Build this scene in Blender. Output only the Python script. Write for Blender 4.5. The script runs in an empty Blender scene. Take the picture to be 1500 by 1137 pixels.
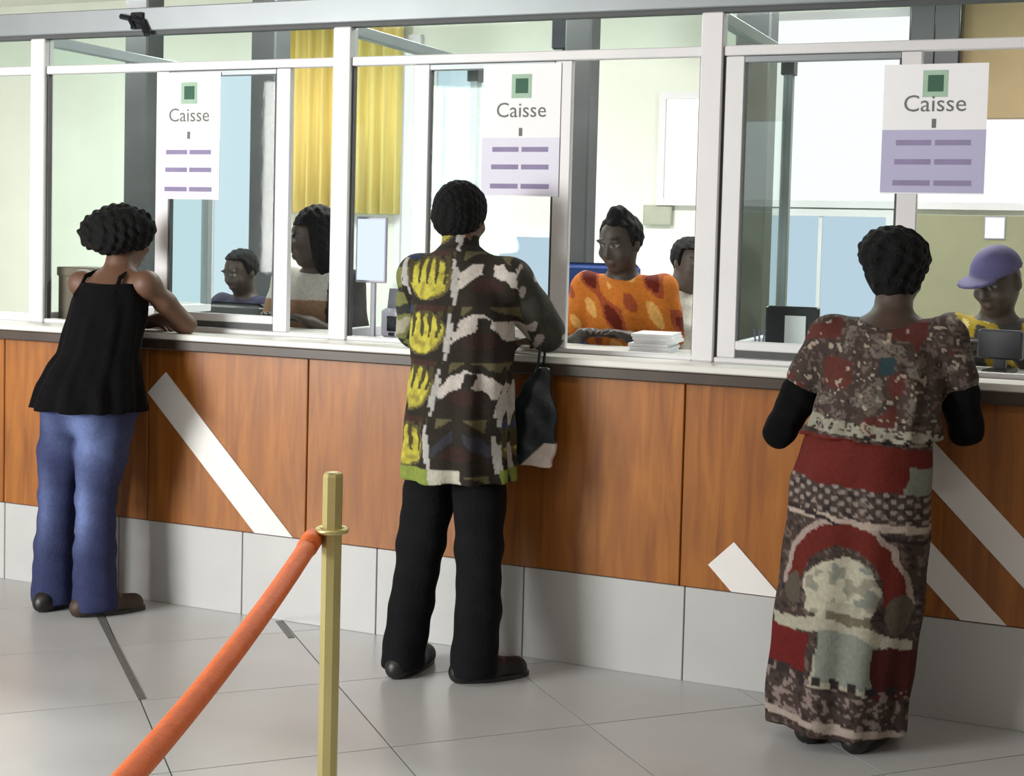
import bpy, math, random
import numpy as np
from mathutils import Vector, Matrix

random.seed(4)
SC = bpy.context.scene
COL = SC.collection

# ------------------------------------------------------------------ camera
YAW, PITCH, ROLL = math.radians(23.0676), math.radians(2.9728), math.radians(1.4698)
CAM = Vector((0.0, -4.6887, 1.51))
fw = Vector((-math.sin(YAW) * math.cos(PITCH), math.cos(YAW) * math.cos(PITCH), -math.sin(PITCH)))
r0 = Vector((math.cos(YAW), math.sin(YAW), 0))
u0 = r0.cross(fw)
rt = r0 * math.cos(ROLL) + u0 * math.sin(ROLL)
up = -r0 * math.sin(ROLL) + u0 * math.cos(ROLL)
cam_data = bpy.data.cameras.new('camera')
cam = bpy.data.objects.new('camera', cam_data)
COL.objects.link(cam)
M4 = Matrix(((rt.x, up.x, -fw.x, CAM.x), (rt.y, up.y, -fw.y, CAM.y), (rt.z, up.z, -fw.z, CAM.z), (0, 0, 0, 1)))
cam.matrix_world = M4
cam_data.sensor_width = 36.0
cam_data.lens = 2083.0 / 1500.0 * 36.0
cam_data.shift_y = -111.5 / 1500.0
cam_data.clip_start = 0.05
SC.camera = cam

# ------------------------------------------------------------------ world, exposure, large lights
world = bpy.data.worlds.new('world')
SC.world = world
world.use_nodes = True
world.node_tree.nodes['Background'].inputs[0].default_value = (0.80, 0.90, 1.0, 1)
world.node_tree.nodes['Background'].inputs[1].default_value = 1.0
vs = SC.view_settings
vs.view_transform = 'Standard'
vs.look = 'None'
vs.gamma = 1.0
vs.use_curve_mapping = False
vs.exposure = 0.0


def area(name, loc, rot, sx, sy, power, col=(1, 1, 1)):
    d = bpy.data.lights.new(name, 'AREA')
    d.shape = 'RECTANGLE'
    d.size, d.size_y, d.energy, d.color = sx, sy, power, col
    o = bpy.data.objects.new(name, d)
    o.location = loc
    o.rotation_euler = rot
    COL.objects.link(o)
    return o


CEIL = 3.30
# added key lamp before an unseen window, placed to throw shadows rightward
area('added_key_light', (-6.05, -6.32, 2.0), (math.radians(90), 0, math.radians(-24)), 2.3, 1.7, 560, (1.0, 0.98, 0.95))
HALL_LAMPS = [(-5.0, -2.6), (-2.2, -2.6), (0.6, -2.6), (-5.0, -5.2), (-2.2, -5.2), (0.6, -5.2)]
BACK_LAMPS = [(-6.2, 2.2), (-3.6, 2.2), (-1.0, 2.2)]
for x, y in HALL_LAMPS:  # unseen hall lamps, added as overhead fill
    area('added_hall_light', (x, y, CEIL - 0.10), (0, 0, 0), 1.3, 0.32, 11, (1.0, 0.98, 0.94))
for x, y in BACK_LAMPS:  # unseen office lamps, added to brighten the room behind the glass
    area('added_office_light', (x, y, CEIL - 0.10), (0, 0, 0), 1.5, 0.5, 105, (1.0, 1.0, 0.95))


# ------------------------------------------------------------------ helpers
def srgb(r, g, b):
    def f(c):
        c /= 255.0
        return c / 12.92 if c <= 0.04045 else ((c + 0.055) / 1.055) ** 2.4
    return (f(r), f(g), f(b))


def mat(name, col, rough=0.5, metal=0.0, vary=0.08, scale=12.0, bump=0.0, bscale=60.0, spec=0.5, attr=None, stretch=(1, 1, 1)):
    m = bpy.data.materials.new(name)
    m.use_nodes = True
    nt = m.node_tree
    N, L = nt.nodes, nt.links
    b = N['Principled BSDF']
    b.inputs['Roughness'].default_value = rough
    b.inputs['Metallic'].default_value = metal
    b.inputs['Specular IOR Level'].default_value = spec
    tc = N.new('ShaderNodeTexCoord')
    mp = N.new('ShaderNodeMapping')
    mp.inputs['Scale'].default_value = stretch
    L.new(tc.outputs['Object'], mp.inputs[0])
    nz = N.new('ShaderNodeTexNoise')
    nz.inputs['Scale'].default_value = scale
    nz.inputs['Detail'].default_value = 4
    L.new(mp.outputs[0], nz.inputs['Vector'])
    mr = N.new('ShaderNodeMapRange')
    mr.inputs[1].default_value, mr.inputs[2].default_value = 0.3, 0.7
    mr.inputs[3].default_value, mr.inputs[4].default_value = 1 - vary, 1 + vary
    L.new(nz.outputs[0], mr.inputs[0])
    mx = N.new('ShaderNodeMix')
    mx.data_type = 'RGBA'
    mx.blend_type = 'MULTIPLY'
    mx.inputs[0].default_value = 1.0
    if attr:
        at = N.new('ShaderNodeAttribute')
        at.attribute_name = attr
        L.new(at.outputs['Color'], mx.inputs[6])
    else:
        mx.inputs[6].default_value = (*col, 1)
    L.new(mr.outputs[0], mx.inputs[7])
    L.new(mx.outputs[2], b.inputs['Base Color'])
    if bump:
        n2 = N.new('ShaderNodeTexNoise')
        n2.inputs['Scale'].default_value = bscale
        n2.inputs['Detail'].default_value = 3
        L.new(mp.outputs[0], n2.inputs['Vector'])
        bp = N.new('ShaderNodeBump')
        bp.inputs['Strength'].default_value = bump
        bp.inputs['Distance'].default_value = 0.01
        L.new(n2.outputs[0], bp.inputs['Height'])
        L.new(bp.outputs[0], b.inputs['Normal'])
    return m


def emit_mat(name, col, strength, vary=0.05):
    m = bpy.data.materials.new(name)
    m.use_nodes = True
    nt = m.node_tree
    N, L = nt.nodes, nt.links
    N.remove(N['Principled BSDF'])
    e = N.new('ShaderNodeEmission')
    e.inputs[1].default_value = strength
    e.inputs[0].default_value = (*col, 1)
    L.new(e.outputs[0], N['Material Output'].inputs[0])
    return m


def glass_mat(name, tint=(0.93, 0.97, 0.96), gloss=0.05, haze=0.0):
    m = bpy.data.materials.new(name)
    m.use_nodes = True
    nt = m.node_tree
    N, L = nt.nodes, nt.links
    N.remove(N['Principled BSDF'])
    t = N.new('ShaderNodeBsdfTransparent')
    t.inputs[0].default_value = (*tint, 1)
    g = N.new('ShaderNodeBsdfGlossy')
    g.inputs[1].default_value = 0.03
    lw = N.new('ShaderNodeLayerWeight')
    lw.inputs[0].default_value = 0.5
    pw = N.new('ShaderNodeMath')
    pw.operation = 'POWER'
    pw.inputs[1].default_value = 4.0
    L.new(lw.outputs['Facing'], pw.inputs[0])
    ma = N.new('ShaderNodeMath')
    ma.operation = 'MULTIPLY_ADD'
    ma.inputs[1].default_value = 0.30
    ma.inputs[2].default_value = gloss * 0.2
    L.new(pw.outputs[0], ma.inputs[0])
    mx = N.new('ShaderNodeMixShader')
    L.new(ma.outputs[0], mx.inputs[0])
    L.new(t.outputs[0], mx.inputs[1])
    L.new(g.outputs[0], mx.inputs[2])
    last = mx
    if haze:
        d = N.new('ShaderNodeBsdfDiffuse')
        d.inputs[0].default_value = (0.85, 0.9, 0.92, 1)
        m2 = N.new('ShaderNodeMixShader')
        m2.inputs[0].default_value = haze
        L.new(mx.outputs[0], m2.inputs[1])
        L.new(d.outputs[0], m2.inputs[2])
        last = m2
    L.new(last.outputs[0], N['Material Output'].inputs[0])
    return m


def empty(name, loc=(0, 0, 0), rz=0.0):
    o = bpy.data.objects.new(name, None)
    o.location = loc
    o.rotation_euler = (0, 0, rz)
    o.empty_display_size = 0.1
    COL.objects.link(o)
    return o


def tag(o, label, cat, group=None):
    o['label'] = label
    o['category'] = cat
    if group:
        o['group'] = group
    return o


def thing(name, label, cat, loc=(0, 0, 0), rz=0.0, group=None):
    return tag(empty(name, loc, rz), label, cat, group)


class MB:
    """collects geometry in coordinates local to its parent"""
    def __init__(self):
        self.v, self.f = [], []

    def add(self, vs_, fs_):
        n = len(self.v)
        self.v += [tuple(p) for p in vs_]
        self.f += [tuple(i + n for i in q) for q in fs_]
        return self

    def box(self, x0, x1, y0, y1, z0, z1, bev=0.0):
        if bev <= 0:
            P = [(x, y, z) for z in (z0, z1) for y in (y0, y1) for x in (x0, x1)]
            F = [(0, 2, 3, 1), (4, 5, 7, 6), (0, 1, 5, 4), (2, 6, 7, 3), (0, 4, 6, 2), (1, 3, 7, 5)]
            return self.add(P, F)
        # chamfered box: three stacked outline rings
        b = min(bev, (x1 - x0) * .45, (y1 - y0) * .45, (z1 - z0) * .45)

        def ring(i, z):
            a0, a1, c0, c1 = x0 + i, x1 - i, y0 + i, y1 - i
            return [(a0 + b, c0, z), (a1 - b, c0, z), (a1, c0 + b, z), (a1, c1 - b, z), (a1 - b, c1, z), (a0 + b, c1, z), (a0, c1 - b, z), (a0, c0 + b, z)]
        R = [ring(b * .9, z0), ring(0, z0 + b), ring(0, z1 - b), ring(b * .9, z1)]
        P = [p for r in R for p in r]
        F = [tuple(range(7, -1, -1)), tuple(24 + i for i in range(8))]
        for k in range(3):
            for i in range(8):
                j = (i + 1) % 8
                F.append((k * 8 + i, k * 8 + j, k * 8 + 8 + j, k * 8 + 8 + i))
        return self.add(P, F)

    def tube(self, pts, rad, n=12, caps=True):
        pts = [Vector(p) for p in pts]
        rads = rad if isinstance(rad, (list, tuple)) else [rad] * len(pts)
        ring0 = None
        V, F = [], []
        prev = None
        for i, p in enumerate(pts):
            d = (pts[min(i + 1, len(pts) - 1)] - pts[max(i - 1, 0)]).normalized()
            if prev is None:
                a = d.orthogonal().normalized()
            else:
                a = (prev - d * prev.dot(d)).normalized()
            prev = a
            b = d.cross(a)
            for k in range(n):
                t = 2 * math.pi * k / n
                V.append(p + (a * math.cos(t) + b * math.sin(t)) * rads[i])
        for i in range(len(pts) - 1):
            for k in range(n):
                j = (k + 1) % n
                F.append((i * n + k, i * n + j, (i + 1) * n + j, (i + 1) * n + k))
        if caps:
            F.append(tuple(range(n - 1, -1, -1)))
            F.append(tuple((len(pts) - 1) * n + k for k in range(n)))
        return self.add(V, F)

    def lathe(self, prof, n=20, c=(0, 0)):
        V, F = [], []
        for r, z in prof:
            for k in range(n):
                t = 2 * math.pi * k / n
                V.append((c[0] + r * math.cos(t), c[1] + r * math.sin(t), z))
        for i in range(len(prof) - 1):
            for k in range(n):
                j = (k + 1) % n
                F.append((i * n + k, i * n + j, (i + 1) * n + j, (i + 1) * n + k))
        F.append(tuple(range(n - 1, -1, -1)))
        F.append(tuple((len(prof) - 1) * n + k for k in range(n)))
        return self.add(V, F)

    def prism(self, poly, y0, y1):
        """polygon in x,z extruded over y"""
        n = len(poly)
        V = [(x, y0, z) for x, z in poly] + [(x, y1, z) for x, z in poly]
        F = [tuple(range(n)), tuple(range(2 * n - 1, n - 1, -1))]
        for i in range(n):
            j = (i + 1) % n
            F.append((i, i + n, j + n, j))
        return self.add(V, F)

    def build(self, name, m, parent=None, smooth=False):
        me = bpy.data.meshes.new(name)
        me.from_pydata(self.v, [], self.f)
        me.validate()
        me.materials.append(m)
        if smooth:
            me.polygons.foreach_set('use_smooth', [True] * len(me.polygons))
        o = bpy.data.objects.new(name, me)
        COL.objects.link(o)
        if parent:
            o.parent = parent
        return o


def box(name, m, parent, x0, x1, y0, y1, z0, z1, bev=0.0):
    return MB().box(x0, x1, y0, y1, z0, z1, bev).build(name, m, parent)


def struct(o):
    o['kind'] = 'structure'
    return o


def link_copy(src, parent, loc):
    o = src.copy()
    COL.objects.link(o)
    o.parent = parent
    o.location = loc
    return o


# ------------------------------------------------------------------ materials
M = {}
M['alu'] = mat('white_aluminium', srgb(214, 213, 216), 0.42, 0.0, 0.03, 5)
M['alu_dark'] = mat('grey_aluminium', srgb(140, 146, 150), 0.4, 0.3, 0.05, 5)
M['gasket'] = mat('dark_gasket', srgb(70, 72, 74), 0.6)
M['glass'] = glass_mat('clear_glass')
M['floor_grout'] = mat('floor_grout', srgb(96, 96, 95), 0.8)
M['floor_tile'] = mat('floor_tile', srgb(186, 188, 189), 0.28, 0, 0.07, 2.2, 0.02, 8)
M['base_tile'] = mat('base_tile', srgb(184, 184, 184), 0.25, 0, 0.05, 3.0)
M['grout'] = mat('base_grout', srgb(110, 108, 105), 0.8)
M['wall_hall'] = mat('hall_plaster', srgb(120, 104, 84), 0.8, 0, 0.04, 3)
M['wall_office'] = mat('office_plaster', srgb(220, 225, 213), 0.8, 0, 0.03, 2)
M['wall_olive'] = mat('olive_panel', srgb(140, 140, 112), 0.7, 0, 0.05, 3)
M['wall_tan'] = mat('tan_panel', srgb(160, 140, 105), 0.7, 0, 0.08, 3)
M['hall_ceiling'] = mat('hall_ceiling_boards', srgb(128, 110, 88), 0.7, 0, 0.1, 3)
M['ceiling'] = mat('ceiling_plaster', srgb(225, 224, 220), 0.85, 0, 0.03, 2)
M['yellow'] = mat('yellow_curtain', srgb(228, 208, 126), 0.75, 0, 0.08, 6, 0.3, 9, stretch=(6, 6, .3))
M['pillar'] = mat('dark_pillar', srgb(62, 64, 66), 0.5, 0, 0.2, 4)
M['edge'] = mat('dark_counter_edge', srgb(62, 50, 42), 0.4, 0, 0.15, 8)
M['top'] = mat('white_countertop', srgb(222, 221, 216), 0.3, 0, 0.04, 5)
M['stripe'] = mat('white_stripe', srgb(228, 226, 224), 0.4, 0, 0.03, 5)
M['paper'] = mat('white_paper', srgb(236, 236, 240), 0.7, 0, 0.02, 5)
M['paper_lilac'] = mat('lilac_paper', srgb(178, 175, 206), 0.7, 0, 0.03, 5)
M['paper_pale'] = mat('pale_lilac_paper', srgb(218, 216, 232), 0.7, 0, 0.03, 5)
M['ink_purple'] = mat('purple_ink', srgb(140, 130, 165), 0.8)
M['ink_grey'] = mat('grey_ink', srgb(110, 112, 108), 0.8)
M['logo_dark'] = mat('logo_dark_green', srgb(58, 96, 78), 0.8)
M['logo_light'] = mat('logo_light_green', srgb(160, 188, 168), 0.8)
M['brass'] = mat('brass', srgb(196, 184, 126), 0.34, 0.65, 0.06, 6)
M['rope'] = mat('orange_rope', srgb(222, 104, 40), 0.55, 0, 0.1, 30, 0.3, 120)
M['black_plastic'] = mat('black_plastic', srgb(40, 43, 48), 0.4)
M['grey_plastic'] = mat('grey_plastic', srgb(150, 150, 162), 0.45)
M['screen'] = mat('dark_screen', srgb(25, 28, 36), 0.15)
M['cardboard'] = mat('olive_card', srgb(92, 88, 74), 0.7, 0, 0.1, 10)
M['blue_fabric'] = mat('blue_fabric', srgb(42, 66, 128), 0.85, 0, 0.1, 30, 0.3, 200)
M['bag'] = mat('dark_teal_bag', srgb(26, 36, 42), 0.45, 0, 0.2, 12, 0.3, 25)
M['tape'] = mat('grey_tape', srgb(105, 106, 106), 0.5, 0, 0.15, 20)
M['sky_white'] = emit_mat('window_daylight_white', (1.0, 1.0, 0.97), 1.15)
M['sky_blue'] = emit_mat('window_daylight_blue', srgb(216, 234, 244), 1.05)
M['frost_blue'] = emit_mat('frosted_daylight_blue', srgb(200, 218, 234), 1.0)
M['diffuser'] = emit_mat('tube_diffuser', (1.0, 0.99, 0.95), 3.0)


def wood_material():
    m = bpy.data.materials.new('varnished_wood')
    m.use_nodes = True
    nt = m.node_tree
    N, L = nt.nodes, nt.links
    b = N['Principled BSDF']
    b.inputs['Roughness'].default_value = 0.38
    tc = N.new('ShaderNodeTexCoord')
    oi = N.new('ShaderNodeObjectInfo')
    mp = N.new('ShaderNodeMapping')
    mp.inputs['Scale'].default_value = (9, 9, 0.9)
    L.new(tc.outputs['Object'], mp.inputs[0])
    L.new(oi.outputs['Random'], mp.inputs['Location'])
    nz = N.new('ShaderNodeTexNoise')
    nz.inputs['Scale'].default_value = 3.0
    nz.inputs['Detail'].default_value = 6
    nz.inputs['Distortion'].default_value = 0.8
    L.new(mp.outputs[0], nz.inputs['Vector'])
    cr = N.new('ShaderNodeValToRGB')
    cr.color_ramp.elements[0].position = 0.28
    cr.color_ramp.elements[0].color = (*srgb(130, 73, 23), 1)
    cr.color_ramp.elements[1].position = 0.75
    cr.color_ramp.elements[1].color = (*srgb(170, 105, 38), 1)
    L.new(nz.outputs[0], cr.inputs[0])
    n2 = N.new('ShaderNodeTexNoise')
    n2.inputs['Scale'].default_value = 1.7
    L.new(tc.outputs['Object'], n2.inputs['Vector'])
    mr = N.new('ShaderNodeMapRange')
    mr.inputs[1].default_value, mr.inputs[2].default_value = 0.3, 0.7
    mr.inputs[3].default_value, mr.inputs[4].default_value = 0.78, 1.12
    L.new(n2.outputs[0], mr.inputs[0])
    mx = N.new('ShaderNodeMix')
    mx.data_type = 'RGBA'
    mx.blend_type = 'MULTIPLY'
    mx.inputs[0].default_value = 1
    L.new(cr.outputs[0], mx.inputs[6])
    L.new(mr.outputs[0], mx.inputs[7])
    L.new(mx.outputs[2], b.inputs['Base Color'])
    return m


M['wood'] = wood_material()

# ------------------------------------------------------------------ the room shell
XL, XR, YB, YF = -9.6, 2.4, 4.5, -6.5
floor = struct(box('floor', M['floor_grout'], None, XL, XR, YF, YB, -0.12, -0.004))
TS, GAP = 0.640, 0.005
U0, V0 = -2.715, 1.273
tile_me = MB().box(GAP / 2, TS - GAP / 2, GAP / 2, TS - GAP / 2, -0.012, 0.0)
proto = None
S2 = math.sqrt(0.5)
for i in range(-6, 9):
    for j in range(-8, 7):
        u, v = U0 + i * TS, V0 + j * TS
        cu, cv = u + TS / 2, v + TS / 2
        x, y = (cu - cv) * S2, (cu + cv) * S2
        if not (-5.6 < x < 1.2 and -3.4 < y < 0.46):
            continue
        ox, oy = (u - v) * S2, (u + v) * S2
        if proto is None:
            t = tile_me.build('tile', M['floor_tile'], floor)
            proto = t
        else:
            t = link_copy(proto, floor, (0, 0, 0))
        t.location = (ox, oy, 0)
        t.rotation_euler = (0, 0, math.radians(45))
# plain floor finish beyond the tiles that can be told apart
for nm, a in (('floor_field', (XL, -6.1, YF, 0.03)), ('floor_field', (1.72, XR, YF, 0.03)), ('floor_field', (-6.1, 1.72, YF, -3.9)), ('office_floor', (XL, XR, 0.5, YB))):
    MB().box(a[0], a[1], a[2], a[3], -0.0045, -0.001).build(nm, M['floor_tile'], floor)

ceil_ = struct(box('ceiling', M['ceiling'], None, XL, XR, 0.2, YB, CEIL, CEIL + 0.1))
box('hall_soffit', M['hall_ceiling'], ceil_, XL, XR, YF, 0.2, CEIL, CEIL + 0.1)
wl_ = struct(box('wall_left', M['wall_hall'], None, XL - 0.1, XL, YF, 0.2, 0, CEIL))
box('office_side', M['wall_office'], wl_, XL - 0.1, XL, 0.2, YB, 0, CEIL)
wr_ = struct(box('wall_right', M['wall_hall'], None, XR, XR + 0.1, YF, 0.2, 0, CEIL))
box('office_side', M['wall_office'], wr_, XR, XR + 0.1, 0.2, YB, 0, CEIL)
wf = MB()
wf.box(XL, -7.35, YF - 0.1, YF, 0, CEIL).box(-4.75, XR, YF - 0.1, YF, 0, CEIL).box(-7.35, -4.75, YF - 0.1, YF, 0, 1.05).box(-7.35, -4.75, YF - 0.1, YF, 2.95, CEIL)
struct(wf.build('wall_front', M['wall_hall']))
wb = struct(box('wall_back', M['wall_office'], None, XL, XR, YB, YB + 0.1, 0, CEIL))


def window(n, x0, x1, z0, z1, pane_m, y=YB, frame_m=None, muntins=0, face=-1):
    fm = frame_m or M['alu']
    w = 0.045
    fr = MB()
    d0, d1 = (y - 0.05, y) if face < 0 else (y, y + 0.05)
    fr.box(x0 - w, x0, d0, d1, z0 - w, z1 + w).box(x1, x1 + w, d0, d1, z0 - w, z1 + w)
    fr.box(x0, x1, d0, d1, z0 - w, z0).box(x0, x1, d0, d1, z1, z1 + w)
    o = struct(fr.build('window_%d' % n, fm))
    cols = muntins + 1
    for k in range(cols):
        a = x0 + (x1 - x0) * k / cols
        b = x0 + (x1 - x0) * (k + 1) / cols
        if k:
            box('mullion', fm, o, a - 0.012, a + 0.012, d0 + 0.01, d1, z0, z1)
        box('pane', pane_m, o, a + (0.012 if k else 0), b - (0.012 if k < cols - 1 else 0), y - 0.02 if face < 0 else y + 0.01, y - 0.01 if face < 0 else y + 0.02, z0, z1)
    return o


# back office windows (what daylight the photograph shows beyond the tellers)
window(1, -6.86, -5.98, 0.95, 2.72, M['sky_blue'], muntins=1)
window(2, -4.52, -4.02, 1.72, 2.74, M['sky_blue'])
window(3, -4.0, -3.52, 0.95, 1.52, M['frost_blue'])
window(4, -2.82, -2.42, 1.80, 2.46, M['sky_white'])
window(5, -2.18, -0.30, 1.80, 2.95, M['sky_white'], muntins=1)
window(6, -2.18, -1.36, 0.95, 1.70, M['frost_blue'], muntins=1)
window(7, -7.3, -4.8, 1.1, 2.9, M['glass'], y=YF - 0.05, muntins=2, face=1)  # unseen hall window, added to go with the key lamp
op = struct(box('trim_1', M['wall_olive'], None, -1.24, -0.2, YB - 0.04, YB - 0.001, 0.0, 1.72))
struct(box('trim_2', M['wall_tan'], None, -0.98, -0.2, YB - 0.22, YB - 0.10, 2.30, 3.1))
struct(box('trim_3', M['wall_office'], None, XL, XR, YB - 0.02, YB - 0.001, 0, 0.1))

# ------------------------------------------------------------------ the counter
PX0, PX1 = -6.57, 0.9
cz0, cz1 = 0.33, 1.03
counter = thing('service_counter', 'long wooden service counter with white tiled base and white diagonal stripes', 'counter', (-2.8, 0.3, 0))


def loc_box(name, m, root, x0, x1, y0, y1, z0, z1, bev=0.0):
    l = root.location
    cx, cy, cz = (x0 + x1) / 2, (y0 + y1) / 2, z0
    o = MB().box(x0 - cx, x1 - cx, y0 - cy, y1 - cy, 0, z1 - z0, bev).build(name, m, root)
    o.location = (cx - l.x, cy - l.y, cz - l.z)
    return o


loc_box('carcass', M['grout'], counter, PX0, PX1, 0.02, 0.60, 0.0, 1.03)
PW = 0.7463
xs = -1.345 - 7 * PW
pw_proto = None
for k in range(10):
    x0 = xs + k * PW
    if pw_proto is None:
        pw_proto = loc_box('wood_panel', M['wood'], counter, x0 + 0.002, x0 + PW - 0.002, 0.0, 0.02, cz0, cz1, 0.003)
    else:
        link_copy(pw_proto, counter, (x0 + PW / 2 - counter.location.x, 0.01 - counter.location.y, cz0))
bt_proto = None
for k in range(13):
    x0 = -1.325 - 9 * 0.6 + k * 0.6
    if bt_proto is None:
        bt_proto = loc_box('base_tile', M['base_tile'], counter, x0 + 0.002, x0 + 0.598, 0.002, 0.02, 0.0, cz0 - 0.003, 0.002)
    else:
        link_copy(bt_proto, counter, (x0 + 0.3 - counter.location.x, 0.011 - counter.location.y, 0))
loc_box('edge', M['edge'], counter, PX0, PX1, -0.035, 0.60, 1.03, 1.07, 0.004)
loc_box('countertop', M['top'], counter, PX0, PX1, -0.030, 0.64, 1.07, 1.095, 0.004)


def stripe(poly):
    l = counter.location
    MB().prism([(x - l.x, z) for x, z in poly], -0.004 - l.y, 0.001 - l.y).build('white_stripe', M['stripe'], counter)


def diag(c0, c1, zt_l, zb=0.332):
    """band c0 < x+z < c1 running down to the panel foot; cut square at its upper end of height zt_l (on lower edge)"""
    a = (c0 - zt_l, zt_l)
    h = (c1 - c0) / 2
    b = (a[0] + h, a[1] + h)
    return [(c0 - zb, zb), (c1 - zb, zb), b, a]


stripe(diag(-2.735, -2.56, 0.85))
stripe(diag(-0.83, -0.655, 0.415))
stripe(diag(-0.085, 0.055, 0.62))
stripe(diag(0.225, 0.375, 0.84))

# ------------------------------------------------------------------ aluminium screen on the counter
FY = 0.18
POSTS = [-5.785, -4.30, -2.805, -1.333, 0.155]
screen = thing('glazed_screen', 'white aluminium framed glass screen standing along the counter', 'glass screen', (-2.8, FY, 1.095))
for x in POSTS:
    loc_box('post', M['alu'], screen, x - 0.039, x + 0.039, FY - 0.03, FY + 0.03, 1.095, 2.31, 0.004)
loc_box('top_beam', M['alu_dark'], screen, PX0, PX1, FY - 0.035, FY + 0.035, 2.325, 2.42, 0.004)
loc_box('top_channel', M['gasket'], screen, PX0, PX1, FY - 0.02, FY + 0.02, 2.31, 2.325)
for a, b in zip(POSTS[:-1], POSTS[1:]):
    loc_box('transom', M['alu'], screen, a + 0.039, b - 0.039, FY - 0.018, FY + 0.018, 2.160, 2.195, 0.003)
    loc_box('bead', M['gasket'], screen, a + 0.039, a + 0.047, FY - 0.012, FY + 0.012, 1.11, 2.16)
    loc_box('bead', M['gasket'], screen, b - 0.045, b - 0.039, FY - 0.012, FY + 0.012, 1.11, 2.16)
    loc_box('sill_track', M['alu'], screen, a + 0.039, b - 0.039, FY - 0.022, FY + 0.022, 1.095, 1.112, 0.003)
    loc_box('upper_pane', M['glass'], screen, a + 0.039, b - 0.039, FY - 0.003, FY + 0.003, 2.195, 2.31)


def slider(x0, x1, label, yoff=0.0):
    r = thing('sliding_window', label, 'window panel', ((x0 + x1) / 2, FY + yoff, 1.112))
    y0, y1 = FY + yoff - 0.014, FY + yoff + 0.014
    for a, b in ((x0, x0 + 0.066), (x1 - 0.066, x1)):
        loc_box('stile', M['alu'], r, a, b, y0, y1, 1.112, 2.158, 0.003)
    loc_box('rail', M['alu'], r, x0 + 0.066, x1 - 0.066, y0, y1, 1.140, 1.172, 0.003)
    loc_box('rail', M['alu_dark'], r, x0 + 0.066, x1 - 0.066, y0, y1, 2.135, 2.158, 0.003)
    loc_box('kick_strip', M['gasket'], r, x0 + 0.066, x1 - 0.066, y0 + 0.004, y1 - 0.004, 1.114, 1.140)
    loc_box('pane', M['glass'], r, x0 + 0.066, x1 - 0.066, FY + yoff - 0.003, FY + yoff + 0.003, 1.172, 2.135)
    loc_box('gasket', M['gasket'], r, x0 + 0.066, x0 + 0.073, y0 + 0.002, y1 - 0.002, 1.172, 2.135)
    loc_box('gasket', M['gasket'], r, x1 - 0.073, x1 - 0.066, y0 + 0.002, y1 - 0.002, 1.172, 2.135)
    return r


slider(-3.689, -3.043, 'closed sliding window panel behind the woman in jeans')
slider(-2.497, -1.854, 'closed sliding window panel behind the man in the printed shirt')
slider(-1.285, -0.625, 'closed sliding window panel beside the woman in the long dress')
slider(-5.3, -4.66, 'sliding window panel in the far end bay of the screen')


def partition(x, label):
    y0, y1 = FY + 0.035, 1.42
    r = thing('side_partition', label, 'glass partition', (x, (y0 + y1) / 2, 1.095))
    loc_box('top_rail', M['alu_dark'], r, x - 0.02, x + 0.02, y0, y1, 2.285, 2.33, 0.003)
    loc_box('bottom_rail', M['alu'], r, x - 0.018, x + 0.018, y0, y1, 1.095, 1.135, 0.003)
    loc_box('end_stile', M['alu_dark'], r, x - 0.02, x + 0.02, y1 - 0.045, y1, 1.135, 2.285, 0.003)
    loc_box('end_bracket', M['gasket'], r, x - 0.028, x + 0.028, y1 - 0.06, y1 + 0.01, 2.235, 2.335)
    loc_box('pane', M['glass'], r, x - 0.003, x + 0.003, y0, y1 - 0.045, 1.135, 2.285)
    return r


partition(POSTS[1], 'glass side partition at the end of the booth with the woman in jeans')
partition(POSTS[2], 'glass side partition between the yellow curtain and the printed shirt man')
partition(POSTS[3], 'glass side partition between the orange dressed teller and the booth of the long dress')

# small black clip fixed to the top beam
clip = thing('beam_clip', 'small black clip bolted under the top beam of the screen', 'clip', (-3.77, FY - 0.05, 2.30))
MB().tube([(-0.075, 0, 0.085), (-0.03, 0, 0.075), (-0.005, 0, 0.035)], 0.012, 8).build('arm', M['screen'], clip)
MB().tube([(-0.01, 0, 0.075), (0.03, 0, 0.06), (0.06, 0, 0.005)], 0.014, 8).build('jaw', M['screen'], clip)
MB().box(-0.03, 0.03, 0.0, 0.015, 0.03, 0.10, 0.004).build('plate', M['screen'], clip)


# ------------------------------------------------------------------ posters
def text_mesh(s, size, m, parent, loc, name='lettering'):
    cu = bpy.data.curves.new('lettering', 'FONT')
    cu.body = s
    cu.size = size
    cu.align_x = 'CENTER'
    cu.extrude = 0.0004
    cu.resolution_u = 3
    tmp = bpy.data.objects.new('tmp_text', cu)
    COL.objects.link(tmp)
    bpy.context.view_layer.update()
    me = bpy.data.meshes.new_from_object(tmp.evaluated_get(bpy.context.evaluated_depsgraph_get()))
    bpy.data.objects.remove(tmp)
    me.materials.clear()
    me.materials.append(m)
    o = bpy.data.objects.new(name, me)
    COL.objects.link(o)
    o.parent = parent
    o.location = loc
    o.rotation_euler = (math.radians(90), 0, 0)
    return o


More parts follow.
